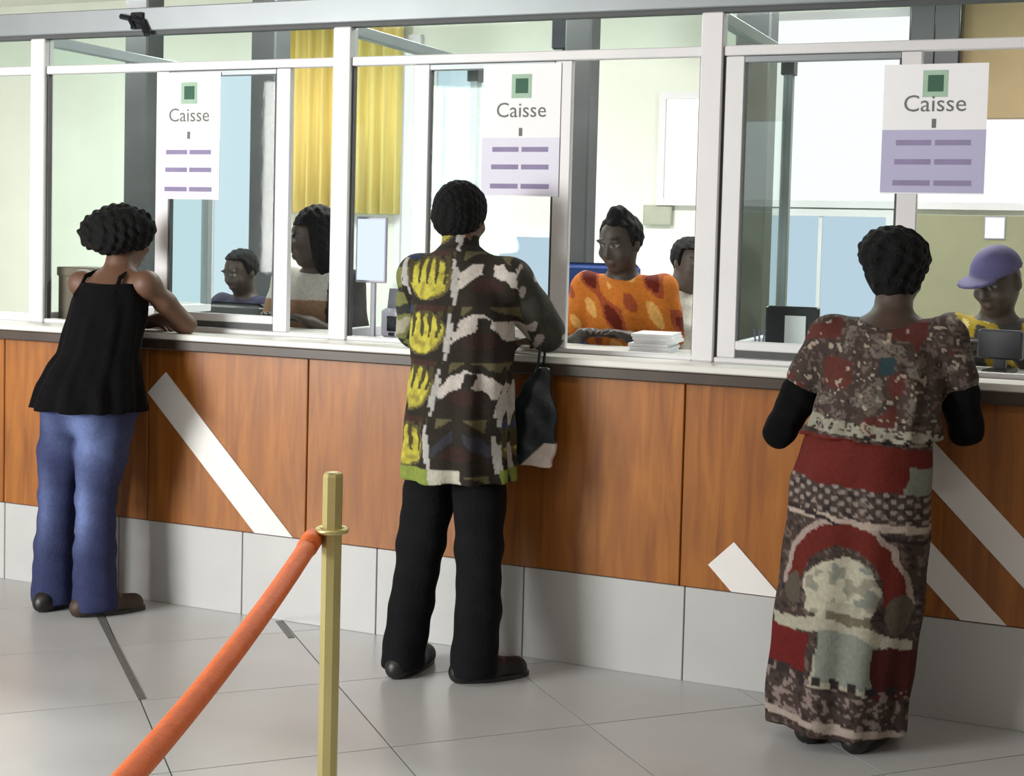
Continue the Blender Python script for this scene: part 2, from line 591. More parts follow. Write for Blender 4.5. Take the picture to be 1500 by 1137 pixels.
def poster(x0, x1, z0, z1, zsplit, panel_m, label, inset=0.0, logo_dx=0.0):
    w, h = x1 - x0, z1 - z0
    y = FY - 0.0165
    r = thing('poster', label, 'poster', ((x0 + x1) / 2, y, z0))
    MB().box(-w / 2, w / 2, -0.0015, 0.0, 0, h).build('sheet', M['paper'], r)
    pz = zsplit - z0
    MB().box(-w / 2 + inset, w / 2 - inset, -0.0022, -0.0012, 0.004, pz).build('lilac_panel', panel_m, r)
    t = h - pz
    # emblem
    c = logo_dx
    zc = h - t * 0.30
    MB().box(c - 0.040, c + 0.040, -0.0022, -0.0014, zc - 0.044, zc + 0.044).build('emblem_border', M['logo_light'], r)
    MB().box(c - 0.024, c + 0.026, -0.0028, -0.002, zc - 0.026, zc + 0.028).build('emblem', M['logo_dark'], r)
    text_mesh('Caisse', 0.078, M['ink_grey'], r, (c, -0.002, h - t * 0.72))
    MB().box(c - 0.007, c + 0.007, -0.0022, -0.0014, pz + 0.006, pz + 0.036).build('numeral_mark', M['ink_grey'], r)
    for k, (f, ww) in enumerate(((0.80, 0.72), (0.50, 0.74), (0.17, 0.76))):
        zz = pz * f
        MB().box(-w * ww / 2, -0.006, -0.0028, -0.002, zz - 0.009, zz + 0.009).build('print_line', M['ink_purple'], r)
        MB().box(0.006, w * ww / 2, -0.0028, -0.002, zz - 0.009, zz + 0.009).build('print_line', M['ink_purple'], r)
    return r


poster(-3.675, -3.370, 1.635, 2.150, 1.875, M['paper_pale'], 'white and lilac notice on the panel above the woman in jeans')
poster(-2.205, -1.895, 1.665, 2.150, 1.880, M['paper_pale'], 'white and lilac notice on the panel beside the orange dressed teller')
poster(-0.745, -0.415, 1.690, 2.115, 1.900, M['paper_lilac'], 'notice with strong lilac lower half above the woman in the long dress')

# small lit display mounted behind the glass
n = thing('display_screen', 'small upright lit bluish screen behind the glass beside the printed shirt man', 'screen', (-2.715, FY + 0.06, 1.095))
MB().box(-0.05, 0.07, -0.02, 0.05, 0, 0.010, 0.003).build('foot', M['grey_plastic'], n)
MB().box(0.0, 0.02, 0.014, 0.030, 0.01, 0.28, 0.002).build('stem', M['grey_plastic'], n)
MB().box(-0.062, 0.075, 0.0, 0.014, 0.225, 0.485, 0.004).build('housing', M['grey_plastic'], n)
MB().box(-0.054, 0.067, -0.002, 0.001, 0.235, 0.475).build('panel', emit_mat('lit_screen', srgb(208, 220, 250), 1.3), n)

# ------------------------------------------------------------------ floor tape, stanchion, rope
tp = MB()
tp.box(-0.52, 0.52, -0.012, 0.012, 0.0, 0.0015)
o = tp.build('floor_tape', M['tape'])
o.location = (-3.20, -0.65, 0.0005)
o.rotation_euler = (0, 0, math.radians(-43.5))
tag(o, 'long dark grey strip on the floor tiles by the jeans', 'floor strip')
o = MB().box(-0.12, 0.12, -0.012, 0.012, 0.0, 0.0015).build('floor_tape', M['tape'])
o.location = (-2.86, -0.10, 0.0005)
o.rotation_euler = (0, 0, math.radians(-46))
tag(o, 'short dark grey strip on the floor at the tiled counter base', 'floor strip')


def stanchion(x, y, label):
    r = thing('rope_stanchion', label, 'stanchion', (x, y, 0))
    MB().lathe([(0.165, 0.0), (0.165, 0.012), (0.15, 0.022), (0.06, 0.04), (0.03, 0.05)], 32).build('base', M['brass'], r, True)
    MB().lathe([(0.0245, 0.04), (0.0245, 0.93), (0.022, 0.937), (0.015, 0.940)], 8).build('pole', M['brass'], r)
    ring = MB()
    pts = [(0.034 * math.cos(a), 0.034 * math.sin(a), 0.80) for a in [2 * math.pi * k / 20 for k in range(21)]]
    ring.tube(pts, 0.007, 8, False).build('rope_ring', M['brass'], r, True)
    return r


SX, SY = -1.708, -1.745
stanchion(SX, SY, 'brass rope stanchion post holding the upper end of the orange rope')
EX, EY = -0.83, -4.66
stanchion(EX, EY, 'brass rope stanchion post at the lower hanging side of the orange rope')
rope = thing('barrier_rope', 'thick orange barrier rope hooked to the brass stanchion', 'rope', (SX, SY, 0))
P0, P1 = Vector((-0.03, -0.05, 0.775)), Vector((EX - SX - 0.02, EY - SY + 0.05, 0.775))
pts = []
for k in range(33):
    t = k / 32
    p = P0.lerp(P1, t)
    p.z -= 0.125 * 4 * t * (1 - t)
    pts.append(p)
MB().tube(pts, 0.0225, 16).build('cord', M['rope'], rope, True)
for a, b in ((pts[0], pts[1]), (pts[-1], pts[-2])):
    d = (b - a).normalized()
    MB().tube([a - d * 0.03, a + d * 0.035], 0.025, 14).build('end_cap', M['rope'], rope, True)

# ------------------------------------------------------------------ things behind the glass
pil = [(-5.555, 2.5, .17), (-4.645, 2.5, .17), (-2.69, 2.5, .15), (-1.745, 2.5, .18)]
pl_lab = ['dark grey square pillar behind the notice over the woman in jeans', 'dark grey square pillar between the pale blue window and the yellow curtain',
          'dark grey square pillar beside the orange dressed teller', 'dark grey square pillar behind the side partition by the long dress']
for (x, y, w), lab in zip(pil, pl_lab):
    p = thing('pillar', lab, 'pillar', (x, y, 0))
    MB().box(-w / 2, w / 2, -w / 2, w / 2, 0.0, CEIL, 0.01).build('shaft', M['pillar'], p)
    MB().box(-w / 2 - .012, w / 2 + .012, -w / 2 - .012, w / 2 + .012, 0.0, 0.12, 0.005).build('plinth', M['gasket'], p)
# dark wall cabinet high on the right
cab = thing('wall_cabinet', 'dark cabinet high on the back wall behind the strong lilac notice', 'cabinet', (-1.07, YB - 0.22, 2.55))
MB().box(-0.15, 0.15, -0.14, 0.14, 0, 0.55, 0.006).build('body', M['screen'], cab)
MB().box(-0.14, -0.002, -0.155, -0.14, 0.01, 0.54, 0.003).build('door', M['black_plastic'], cab)
MB().box(0.002, 0.14, -0.155, -0.14, 0.01, 0.54, 0.003).build('door', M['black_plastic'], cab)
# hanging black box over the middle booth
hb = thing('hanging_loudspeaker', 'black box loudspeaker hanging high beside the middle pillar', 'loudspeaker', (-3.02, 3.2, 2.62))
MB().box(-0.10, 0.10, -0.08, 0.08, 0, 0.30, 0.01).build('body', M['screen'], hb)
MB().tube([(0, 0, 0.30), (0, 0, CEIL - 2.62)], 0.012, 8).build('rod', M['gasket'], hb)
MB().lathe([(0.06, -0.004), (0.06, 0.004)], 20).build('grille', M['black_plastic'], hb)
hb.children[-1].rotation_euler = (math.radians(90), 0, 0)
hb.children[-1].location = (0, -0.082, 0.15)

# yellow curtain with pleats
cur = thing('curtain', 'yellow pleated curtain hanging on the back wall', 'curtain', (-5.28, YB - 0.12, 1.66))
V, F = [], []
nn = 121
for k in range(nn):
    x = -0.52 + 1.04 * k / (nn - 1)
    yy = 0.03 * math.sin(k * 2 * math.pi / 12) + 0.008 * math.sin(k * 0.9)
    V += [(x, yy, 0), (x, yy, 1.5), (x, yy + 0.006, 0), (x, yy + 0.006, 1.5)]
for k in range(nn - 1):
    a, b = 4 * k, 4 * k + 4
    F += [(a, b, b + 1, a + 1), (a + 2, a + 3, b + 3, b + 2), (a, a + 2, b + 2, b), (a + 1, b + 1, b + 3, a + 3)]
MB().add(V, F).build('cloth', M['yellow'], cur, True)
MB().tube([(-0.6, 0, 1.52), (0.6, 0, 1.52)], 0.014, 10).build('rod', M['alu'], cur, True)
window(8, -4.79, -4.70, 1.2, 2.9, M['sky_white'])

pq = thing('wall_plaque', 'small grey olive plaque on the pale back wall by the tall white window', 'plaque', (-2.86, YB - 0.025, 1.62))
MB().box(-0.10, 0.10, -0.01, 0.01, 0, 0.135, 0.003).build('plate', mat('plaque_grey', srgb(150, 155, 138), 0.6), pq)
MB().box(-0.09, 0.09, -0.012, -0.009, 0.01, 0.125).build('face', mat('plaque_face', srgb(158, 162, 146), 0.6), pq)
nb = thing('wall_notice', 'small white square notice on the olive wall panel', 'notice', (-0.71, YB - 0.045, 1.585))
MB().box(-0.055, 0.055, -0.003, 0.0, 0, 0.125).build('sheet', M['paper'], nb)
MB().box(-0.062, 0.062, -0.002, 0.002, -0.007, 0.132).build('backing', M['grey_plastic'], nb)


def monitor(x, y, z, rz, w, h, label, back_label=False):
    r = thing('monitor', label, 'monitor', (x, y, z), rz)
    MB().box(-w * .28, w * .28, -0.07, 0.07, 0, 0.012, 0.003).build('base', M['black_plastic'], r)
    MB().box(-0.02, 0.02, -0.015, 0.015, 0.01, 0.06, 0.003).build('neck', M['black_plastic'], r)
    MB().box(-w / 2, w / 2, -0.02, 0.02, 0.045, 0.045 + h, 0.006).build('housing', M['black_plastic'], r)
    MB().box(-w / 2 + .012, w / 2 - .012, 0.0195, 0.0215, 0.057, 0.033 + h).build('screen', M['screen'], r)
    if back_label:
        MB().box(-w * .13, w * .26, -0.0225, -0.0195, 0.048, 0.033 + h * .86).build('white_sheet', M['paper'], r)
    return r


monitor(-1.075, 0.42, 1.095, math.radians(4), 0.19, 0.15, 'dark monitor with a white sheet on its back beside the long dress', True)
monitor(-0.36, 0.42, 1.095, math.radians(-12), 0.15, 0.10, 'low dark monitor under the teller with the purple cap')
# brown box at the left end
bx_ = thing('storage_box', 'dark olive box on the countertop beside the woman in jeans', 'box', (-4.13, 0.34, 1.095), 0)
MB().box(-0.135, 0.06, -0.09, 0.09, 0, 0.235, 0.005).build('body', M['cardboard'], bx_)
MB().box(-0.14, 0.065, -0.095, 0.095, 0.20, 0.24, 0.004).build('lid', M['cardboard'], bx_)
# cash counting machine
cm = thing('cash_counter', 'lilac grey cash counting machine behind the glass by the bluish paper', 'machine', (-2.62, 0.44, 1.095), math.radians(-8))
MB().box(-0.10, 0.10, -0.09, 0.09, 0, 0.12, 0.012).build('body', M['paper_pale'], cm)
MB().prism([(-0.085, 0.12), (0.085, 0.12), (0.075, 0.20), (-0.075, 0.20)], -0.06, 0.07).build('hopper', M['grey_plastic'], cm)
MB().box(-0.06, 0.06, -0.094, -0.088, 0.03, 0.09).build('display', M['screen'], cm)
for k in range(3):
    MB().box(-0.05 + k * .04, -0.025 + k * .04, -0.097, -0.09, 0.012, 0.024).build('button', M['black_plastic'], cm)


def sheets(x, y, rz, n_, label, w=0.15, d=0.21, m='paper'):
    r = thing('paper_stack', label, 'papers', (x, y, 1.095), rz)
    for k in range(n_):
        dx, dy = random.uniform(-.012, .012), random.uniform(-.01, .01)
        MB().box(-w / 2 + dx, w / 2 + dx, -d / 2 + dy, d / 2 + dy, k * 0.012, k * 0.012 + 0.0115).build('sheaf', M[m], r)
    return r


sheets(-1.60, 0.47, 0.1, 6, 'tall stack of white papers on the countertop by the orange dressed teller')
sheets(-1.22, 0.34, -0.2, 2, 'low stack of lilac white papers by the monitor with the white sheet', 0.12, 0.16, 'paper_pale')
cup = thing('pen_cup', 'small white pen cup on the countertop by the side partition', 'cup', (-1.165, 0.28, 1.095))
MB().lathe([(0.028, 0), (0.034, 0.065), (0.030, 0.065), (0.025, 0.006)], 18).build('cup', M['paper_pale'], cup, True)
for k in range(3):
    MB().tube([(0.005 * k, 0, 0.008), (0.02 * (k - 1), 0.012, 0.115)], 0.0035, 6).build('pen', M['ink_purple'], cup)


def chair(x, y, rz, m, label, seat=0.55, back_top=1.38):
    r = thing('office_chair', label, 'chair', (x, y, 0), rz)
    MB().box(-0.23, 0.23, -0.22, 0.22, seat - 0.06, seat, 0.02).build('seat', m, r)
    MB().box(-0.21, 0.21, 0.20, 0.26, seat + 0.22, back_top, 0.025).build('backrest', m, r)
    MB().tube([(0, 0.10, seat - 0.07), (0, 0.30, seat - 0.05), (0, 0.28, seat + 0.3)], 0.02, 8).build('back_bar', M['black_plastic'], r)
    MB().lathe([(0.03, 0.08), (0.03, seat - 0.06)], 14).build('column', M['black_plastic'], r)
    for k in range(5):
        a = 2 * math.pi * k / 5
        MB().tube([(0, 0, 0.10), (0.27 * math.cos(a), 0.27 * math.sin(a), 0.065)], [0.025, 0.015], 8).build('leg', M['black_plastic'], r)
        MB().lathe([(0.02, 0.0), (0.028, 0.02), (0.02, 0.05)], 12, (0.27 * math.cos(a), 0.27 * math.sin(a))).build('caster', M['screen'], r)
    return r


chair(-2.27, 1.60, math.radians(15), M['blue_fabric'], 'blue office chair behind the orange dressed teller', 0.62, 1.40)
chair(-4.42, 2.05, math.radians(180), M['pillar'], 'dark office chair under the seated teller in dark clothes', 0.60, 1.12)

# ceiling lamps, out of view, added for the light they give
for k, (x, y) in enumerate(HALL_LAMPS + BACK_LAMPS):
    hall = k < len(HALL_LAMPS)
    r = thing('added_ceiling_light', 'added unseen white tube light fitting on the hall ceiling' if hall else 'added unseen white tube light fitting on the office ceiling', 'ceiling light', (x, y, CEIL - 0.09), 0,
              'hall ceiling lights' if hall else 'office ceiling lights')
    MB().box(-0.72, 0.72, -0.18, 0.18, 0.03, 0.09, 0.006).build('housing', M['alu'], r)
    MB().box(-0.66, 0.66, -0.15, 0.15, 0.0, 0.03).build('diffuser', M['diffuser'], r)

# ------------------------------------------------------------------ signed-distance modelling for figures
class Field:
    def __init__(self, lo, hi, h):
        self.lo = np.array(lo, np.float32)
        self.h = h
        self.n = np.ceil((np.array(hi) - self.lo) / h).astype(int) + 1
        self.D = np.full(self.n, 0.5, np.float32)
        self.ax = [self.lo[i] + h * np.arange(self.n[i], dtype=np.float32) for i in range(3)]

    def _sl(self, lo, hi):
        a = np.clip(np.floor((np.array(lo) - self.lo) / self.h).astype(int), 0, self.n - 1)
        b = np.clip(np.ceil((np.array(hi) - self.lo) / self.h).astype(int) + 1, 1, self.n)
        sl = tuple(slice(a[i], b[i]) for i in range(3))
        X = self.ax[0][sl[0]][:, None, None]
        Y = self.ax[1][sl[1]][None, :, None]
        Z = self.ax[2][sl[2]][None, None, :]
        return sl, X, Y, Z

    def _mix(self, sl, d, k):
        c = self.D[sl]
        if k > 0:
            h = np.maximum(k - np.abs(c - d), 0) / k
            self.D[sl] = np.minimum(c, d) - h * h * k * 0.25
        else:
            self.D[sl] = np.minimum(c, d)

    def cone(self, a, b, ra, rb, k=0.02):
        a, b = np.array(a, np.float32), np.array(b, np.float32)
        m = max(ra, rb) + k + 2 * self.h
        sl, X, Y, Z = self._sl(np.minimum(a, b) - m, np.maximum(a, b) + m)
        ba = b - a
        L2 = float(ba @ ba) + 1e-9
        t = np.clip(((X - a[0]) * ba[0] + (Y - a[1]) * ba[1] + (Z - a[2]) * ba[2]) / L2, 0, 1)
        d = np.sqrt((X - a[0] - t * ba[0]) ** 2 + (Y - a[1] - t * ba[1]) ** 2 + (Z - a[2] - t * ba[2]) ** 2) - (ra + (rb - ra) * t)
        self._mix(sl, d, k)

    def chain(self, pts, rads, k=0.02):
        for i in range(len(pts) - 1):
            self.cone(pts[i], pts[i + 1], rads[i], rads[i + 1], k)

    def _ell(self, c, r, fr, m):
        c = np.array(c, np.float32)
        R = max(r) + m
        sl, X, Y, Z = self._sl(c - R, c + R)
        dx, dy, dz = X - c[0], Y - c[1], Z - c[2]
        if fr is None:
            q = (dx / r[0], dy / r[1], dz / r[2])
        else:
            q = tuple((dx * f[0] + dy * f[1] + dz * f[2]) / r[i] for i, f in enumerate(fr))
        k0 = np.sqrt(q[0] ** 2 + q[1] ** 2 + q[2] ** 2)
        k1 = np.sqrt((q[0] / r[0]) ** 2 + (q[1] / r[1]) ** 2 + (q[2] / r[2]) ** 2) + 1e-6
        return sl, k0 * (k0 - 1) / k1

    def ell(self, c, r, fr=None, k=0.02):
        sl, d = self._ell(c, r, fr, k + 2 * self.h)
        self._mix(sl, d, k)

    def carve(self, c, r, fr=None):
        sl, d = self._ell(c, r, fr, 2 * self.h)
        self.D[sl] = np.maximum(self.D[sl], -d)

    def loft(self, keys, k=0.02, fold=0.0, nf=9, ph=0.0):
        """keys: (z, cx, cy, a, b) from bottom to top, elliptical sections"""
        K = np.array(keys, np.float32)
        m = k + 2 * self.h + 0.02
        lo = (np.min(K[:, 1] - K[:, 3]) - m, np.min(K[:, 2] - K[:, 4]) - m, K[0, 0] - m)
        hi = (np.max(K[:, 1] + K[:, 3]) + m, np.max(K[:, 2] + K[:, 4]) + m, K[-1, 0] + m)
        sl, X, Y, Z = self._sl(lo, hi)
        z = self.ax[2][sl[2]]
        zz = np.clip(z, K[0, 0], K[-1, 0])
        cx, cy, a, b = (np.interp(zz, K[:, 0], K[:, i]).astype(np.float32)[None, None, :] for i in (1, 2, 3, 4))
        px, py = (X - cx), (Y - cy)
        rr = np.sqrt((px / a) ** 2 + (py / b) ** 2)
        d = (rr - 1) * np.minimum(a, b)
        if fold:
            ang = np.arctan2(py / b, px / a)
            w = np.clip((K[-1, 0] - Z) / max(K[-1, 0] - K[0, 0], 1e-3), 0, 1)
            d = d + fold * w * (np.sin(ang * nf + ph + Z * 1.5) + 0.5 * np.sin(ang * (nf * 2 - 3) + 1.3 + ph))
        d = np.maximum(d, np.maximum(K[0, 0] - Z, Z - K[-1, 0]))
        self._mix(sl, d, k)

    def clip(self, fn):
        """keep only where fn < 0"""
        X, Y, Z = self.ax[0][:, None, None], self.ax[1][None, :, None], self.ax[2][None, None, :]
        self.D = np.maximum(self.D, fn(X, Y, Z)).astype(np.float32)

    def ripple(self, amp, fx, fy, fz, ph=0.0):
        X, Y, Z = self.ax[0][:, None, None], self.ax[1][None, :, None], self.ax[2][None, None, :]
        self.D = self.D + (amp * (np.sin(X * fx + Z * fz * .6 + ph) * np.sin(Z * fz + Y * fy * .7 + 1.1 + ph) + .6 * np.sin(Y * fy * 1.7 + X * fx * .9 + ph * 2))).astype(np.float32)

    def surface(self):
        D, h = self.D, self.h
        D[0], D[-1], D[:, 0], D[:, -1], D[:, :, 0], D[:, :, -1] = (0.1,) * 6
        S = D < 0
        nx, ny, nz = D.shape
        c = np.zeros((nx - 1, ny - 1, nz - 1), np.int8)
        for i in (0, 1):
            for j in (0, 1):
                for k in (0, 1):
                    c += S[i:nx - 1 + i, j:ny - 1 + j, k:nz - 1 + k]
        act = (c > 0) & (c < 8)
        I = np.argwhere(act)
        idx = np.full(act.shape, -1, np.int64)
        idx[act] = np.arange(len(I))
        vals = {}
        for i in (0, 1):
            for j in (0, 1):
                for k in (0, 1):
                    vals[(i, j, k)] = D[I[:, 0] + i, I[:, 1] + j, I[:, 2] + k]
        acc = np.zeros((len(I), 3))
        cnt = np.zeros(len(I))
        corners = list(vals)
        for a in corners:
            for axx in range(3):
                if a[axx] == 0:
                    b = list(a)
                    b[axx] = 1
                    va, vb = vals[a], vals[tuple(b)]
                    cr = (va < 0) != (vb < 0)
                    t = np.where(cr, va / np.where(cr, va - vb, 1), 0)
                    p = np.zeros((len(I), 3)) + np.array(a)
                    p[:, axx] += t
                    acc += np.where(cr[:, None], p, 0)
                    cnt += cr
        V = self.lo + h * (I + acc / cnt[:, None])
        quads = []
        for axx in range(3):
            s0 = [slice(None)] * 3
            s1 = [slice(None)] * 3
            s0[axx], s1[axx] = slice(0, -1), slice(1, None)
            A, B = S[tuple(s0)], S[tuple(s1)]
            E = np.argwhere(A != B)
            if not len(E):
                continue
            o1, o2 = [(1, 2), (2, 0), (0, 1)][axx]
            flip = A[E[:, 0], E[:, 1], E[:, 2]]
            q = []
            for (d1, d2) in ((-1, -1), (0, -1), (0, 0), (-1, 0)):
                e = E.copy()
                e[:, o1] += d1
                e[:, o2] += d2
                q.append(idx[e[:, 0], e[:, 1], e[:, 2]])
            q = np.stack(q, 1)
            q[~flip] = q[~flip][:, ::-1]
            quads.append(q)
        return V, np.concatenate(quads)


def field_mesh(F, name, m, parent, paint=None):
    V, Q = F.surface()
    l = np.array(parent.location)
    me = bpy.data.meshes.new(name)
    me.vertices.add(len(V))
    me.vertices.foreach_set('co', (V - l).astype(np.float32).ravel())
    me.loops.add(Q.size)
    me.loops.foreach_set('vertex_index', Q.astype(np.int32).ravel())
    me.polygons.add(len(Q))
    me.polygons.foreach_set('loop_start', np.arange(0, Q.size, 4, dtype=np.int32))
    me.polygons.foreach_set('use_smooth', np.ones(len(Q), bool))
    me.update(calc_edges=True)
    if paint is not None:
        at = me.color_attributes.new('print', 'FLOAT_COLOR', 'POINT')
        C = np.ones((len(V), 4), np.float32)
        C[:, :3] = paint(V)
        at.data.foreach_set('color', C.ravel())
    me.materials.append(m)
    o = bpy.data.objects.new(name, me)
    COL.objects.link(o)
    o.parent = parent
    return o


def nrm(v):
    v = np.array(v, float)
    return v / np.linalg.norm(v)


def head_frame(yaw, pitch=0.0, tilt=0.0):
    """yaw 0 looks along +Y, positive turns to the left seen from above; pitch positive looks down"""
    f = np.array([-math.sin(yaw) * math.cos(pitch), math.cos(yaw) * math.cos(pitch), -math.sin(pitch)])
    r = np.array([math.cos(yaw), math.sin(yaw), 0.0])
    u = np.cross(r, f)
    r, u = r * math.cos(tilt) + u * math.sin(tilt), u * math.cos(tilt) - r * math.sin(tilt)
    return r, f, u


def add_head(F, c, fr, s=1.0):
    r, f, u = fr
    P = lambda a, b, d: np.array(c) + s * (r * a + f * b + u * d)
    F.ell(c, (0.074 * s, 0.094 * s, 0.106 * s), fr, 0.02)
    F.ell(P(0, 0.024, -0.052), (0.057 * s, 0.066 * s, 0.066 * s), fr, 0.03)
    F.ell(P(0, 0.055, -0.098), (0.026 * s, 0.022 * s, 0.018 * s), fr, 0.02)
    F.cone(P(0, 0.090, 0.008), P(0, 0.104, -0.030), 0.010 * s, 0.015 * s, 0.012)
    for sx in (-1, 1):
        F.ell(P(sx * 0.014, 0.094, -0.036), (0.010 * s,) * 3, None, 0.008)
        F.ell(P(sx * 0.078, -0.006, -0.012), (0.010 * s, 0.018 * s, 0.031 * s), fr, 0.008)
        F.carve(P(sx * 0.032, 0.100, 0.006), (0.020 * s, 0.014 * s, 0.012 * s), fr)
        F.ell(P(sx * 0.032, 0.078, 0.004), (0.013 * s,) * 3, None, 0.004)
        F.ell(P(sx * 0.033, 0.088, 0.026), (0.024 * s, 0.009 * s, 0.007 * s), fr, 0.012)
        F.ell(P(sx * 0.042, 0.066, -0.034), (0.020 * s, 0.018 * s, 0.018 * s), fr, 0.02)
    F.ell(P(0, 0.090, -0.064), (0.024 * s, 0.010 * s, 0.006 * s), fr, 0.006)
    F.ell(P(0, 0.088, -0.075), (0.022 * s, 0.010 * s, 0.007 * s), fr, 0.006)


def face_paint(skin, c, fr, s=1.0):
    r, f, u = fr
    c = np.array(c)

    def paint(V):
        C = np.tile(np.array(skin), (len(V), 1))
        d = (V - c) / s
        a, b, e = d @ r, d @ f, d @ u
        front = b > 0.05
        lips = front & ((a / 0.026) ** 2 + ((e + 0.069) / 0.013) ** 2 < 1)
        C[lips] = np.array(skin) * np.array([1.25, 0.8, 0.8])
        for sx in (-1, 1):
            eye = front & (((a - sx * 0.032) / 0.014) ** 2 + ((e - 0.005) / 0.007) ** 2 < 1)
            C[eye] = (0.22, 0.21, 0.20)
            pup = front & (((a - sx * 0.032) / 0.006) ** 2 + ((e - 0.005) / 0.007) ** 2 < 1)
            C[pup] = (0.01, 0.008, 0.006)
            brow = front & (((a - sx * 0.034) / 0.022) ** 2 + ((e - 0.031) / 0.0055) ** 2 < 1)
            C[brow] = (0.008, 0.006, 0.005)
        return C
    return paint


def add_hand(F, w, d, nrmal, thumb, s=1.0, curl=0.5):
    """w wrist, d pointing direction, nrmal = direction the palm faces, thumb = side of the thumb"""
    d, n = nrm(d), nrm(nrmal)
    n = nrm(n - d * (n @ d))
    t = nrm(np.array(thumb) - d * (np.array(thumb) @ d) - n * (np.array(thumb) @ n))
    w = np.array(w, float)
    F.cone(w - d * 0.01, w + d * 0.02, 0.026 * s, 0.027 * s, 0.02)
    F.ell(w + d * 0.055 * s, (0.050 * s, 0.040 * s, 0.0165 * s), (d, t, n), 0.018)
    L = (0.036, 0.044, 0.047, 0.042)
    for i, off in enumerate((-0.030, -0.011, 0.010, 0.029)):
        r = (0.0078, 0.0088, 0.0092, 0.0090)[i] * s
        base = w + (d * (0.088 - 0.25 * abs(off + 0.002)) + t * off) * s
        ll = L[i] * s
        d1 = nrm(d + n * curl * 0.4 + t * off * 2.2)
        p1 = base + d1 * ll
        d2 = nrm(d + n * curl * 1.3 + t * off * 1.5)
        p2 = p1 + d2 * ll * 0.68
        d3 = nrm(d + n * curl * 2.4)
        p3 = p2 + d3 * ll * 0.5
        F.chain([base - d * 0.02, base, p1, p2, p3], [r * 1.05, r * 1.1, r, r * .92, r * .8], 0.005)
    b0 = w + (d * 0.022 + t * 0.026) * s
    b1 = b0 + nrm(d * 0.7 + t * 0.8 + n * 0.25) * 0.040 * s
    b2 = b1 + nrm(d * 0.95 + t * 0.35 + n * 0.3) * 0.030 * s
    b3 = b2 + nrm(d * 1.0 + t * 0.05 + n * 0.35) * 0.022 * s
    F.chain([b0, b1, b2, b3], [0.0135 * s, 0.0115 * s, 0.0098 * s, 0.0085 * s], 0.010)


def bounds(pts, m):
    A = np.array(pts, float)
    return A.min(0) - m, A.max(0) + m


SKIN = srgb(98, 68, 52)
M['skin'] = mat('skin', SKIN, 0.55, 0, 0.06, 30, attr='print')
M['printed'] = mat('printed_cotton', (1, 1, 1), 0.85, 0, 0.12, 70, 0.25, 160, attr='print', spec=0.2)
M['hair'] = mat('black_hair', srgb(7, 7, 9), 0.8, 0, 0.3, 60, 0.8, 140, spec=0.25)
M['black_cloth'] = mat('black_cloth', srgb(8, 7, 9), 0.95, 0, 0.2, 30, 0.3, 120, spec=0.15)
M['trouser'] = mat('black_trouser', srgb(12, 12, 16), 0.9, 0, 0.2, 20, 0.3, 90, spec=0.2)
M['shoe'] = mat('black_shoe', srgb(22, 20, 20), 0.45, 0, 0.2, 20)
M['sandal'] = mat('brown_sandal', srgb(58, 42, 34), 0.6, 0, 0.2, 20)
M['denim'] = mat('denim', (1, 1, 1), 0.85, 0, 0.12, 60, 0.3, 220, attr='print', spec=0.2)


def body(root, J, h, fr, headc, skin=SKIN, hs=1.0, female=False, legs=True, hands=((), ())):
    """one continuous figure from joints J"""
    pts = [v for v in J.values()]
    pts += [headc]
    lo, hi = bounds(pts, 0.20)
    lo[2] = max(lo[2], -0.02)
    F = Field(lo, hi, h)
    sw = 1.0 if not female else 0.93
    pel, wa, ch, nk = (np.array(J[k]) for k in ('pelvis', 'waist', 'chest', 'neck'))
    F.ell(pel, (0.150 * sw, 0.105 * sw, 0.11), None, 0.04)
    F.ell(wa, (0.125 * sw, 0.090 * sw, 0.13), None, 0.06)
    F.ell(ch, (0.145 * sw, 0.100 * sw, 0.15), None, 0.06)
    F.cone(wa, ch, 0.095 * sw, 0.105 * sw, 0.05)
    hc = np.array(headc)
    F.chain([nk - np.array([0, 0, .02]), nk + (hc - nk) * 0.35, hc - fr[2] * 0.05], [0.064 * sw, 0.054 * sw, 0.052 * sw], 0.03)
    add_head(F, hc, fr, hs)
    for s in ('L', 'R'):
        sh, el, wr = (np.array(J[k + s]) for k in ('sh', 'el', 'wr'))
        F.cone(nk - np.array([0, 0, 0.045]), sh, 0.055 * sw, 0.050 * sw, 0.05)
        F.ell(sh, (0.054 * sw,) * 3, None, 0.03)
        mid = sh + (el - sh) * 0.45
        F.chain([sh, mid, el], [0.048 * sw, 0.045 * sw, 0.037 * sw], 0.02)
        m2 = el + (wr - el) * 0.3
        F.chain([el, m2, wr], [0.037 * sw, 0.039 * sw, 0.025 * sw], 0.02)
        hd = J.get('hd' + s, wr + nrm(wr - el))
        add_hand(F, wr, np.array(hd) - wr, J.get('pn' + s, (0, 0, -1)), J['th' + s], 0.97 if not female else 0.9, J.get('cu' + s, 0.45))
        if legs:
            hp, kn, an, to = (np.array(J[k + s]) for k in ('hp', 'kn', 'an', 'to'))
            m3 = hp + (kn - hp) * 0.4
            F.chain([hp, m3, kn], [0.082 * sw, 0.076 * sw, 0.052], 0.03)
            m4 = kn + (an - kn) * 0.32
            F.chain([kn, m4, an], [0.051, 0.053 * sw, 0.034], 0.03)
            he = an + (an - to) * 0.25
            he[2] = 0.032
            F.chain([an, he], [0.034, 0.028], 0.02)
            F.chain([he, (an + to) / 2 * np.array([1, 1, 0]) + np.array([0, 0, .036]), to], [0.029, 0.034, 0.020], 0.03)
    for k in ('hpL', 'knL'):
        J.pop(k + '_', None)
    return field_mesh(F, 'body', M['skin'], root, face_paint(skin, headc, fr, hs))


def strip(root, name, m, build, lo, hi, h, paint=None):
    F = Field(lo, hi, h)
    build(F)
    return field_mesh(F, name, m, root, paint)


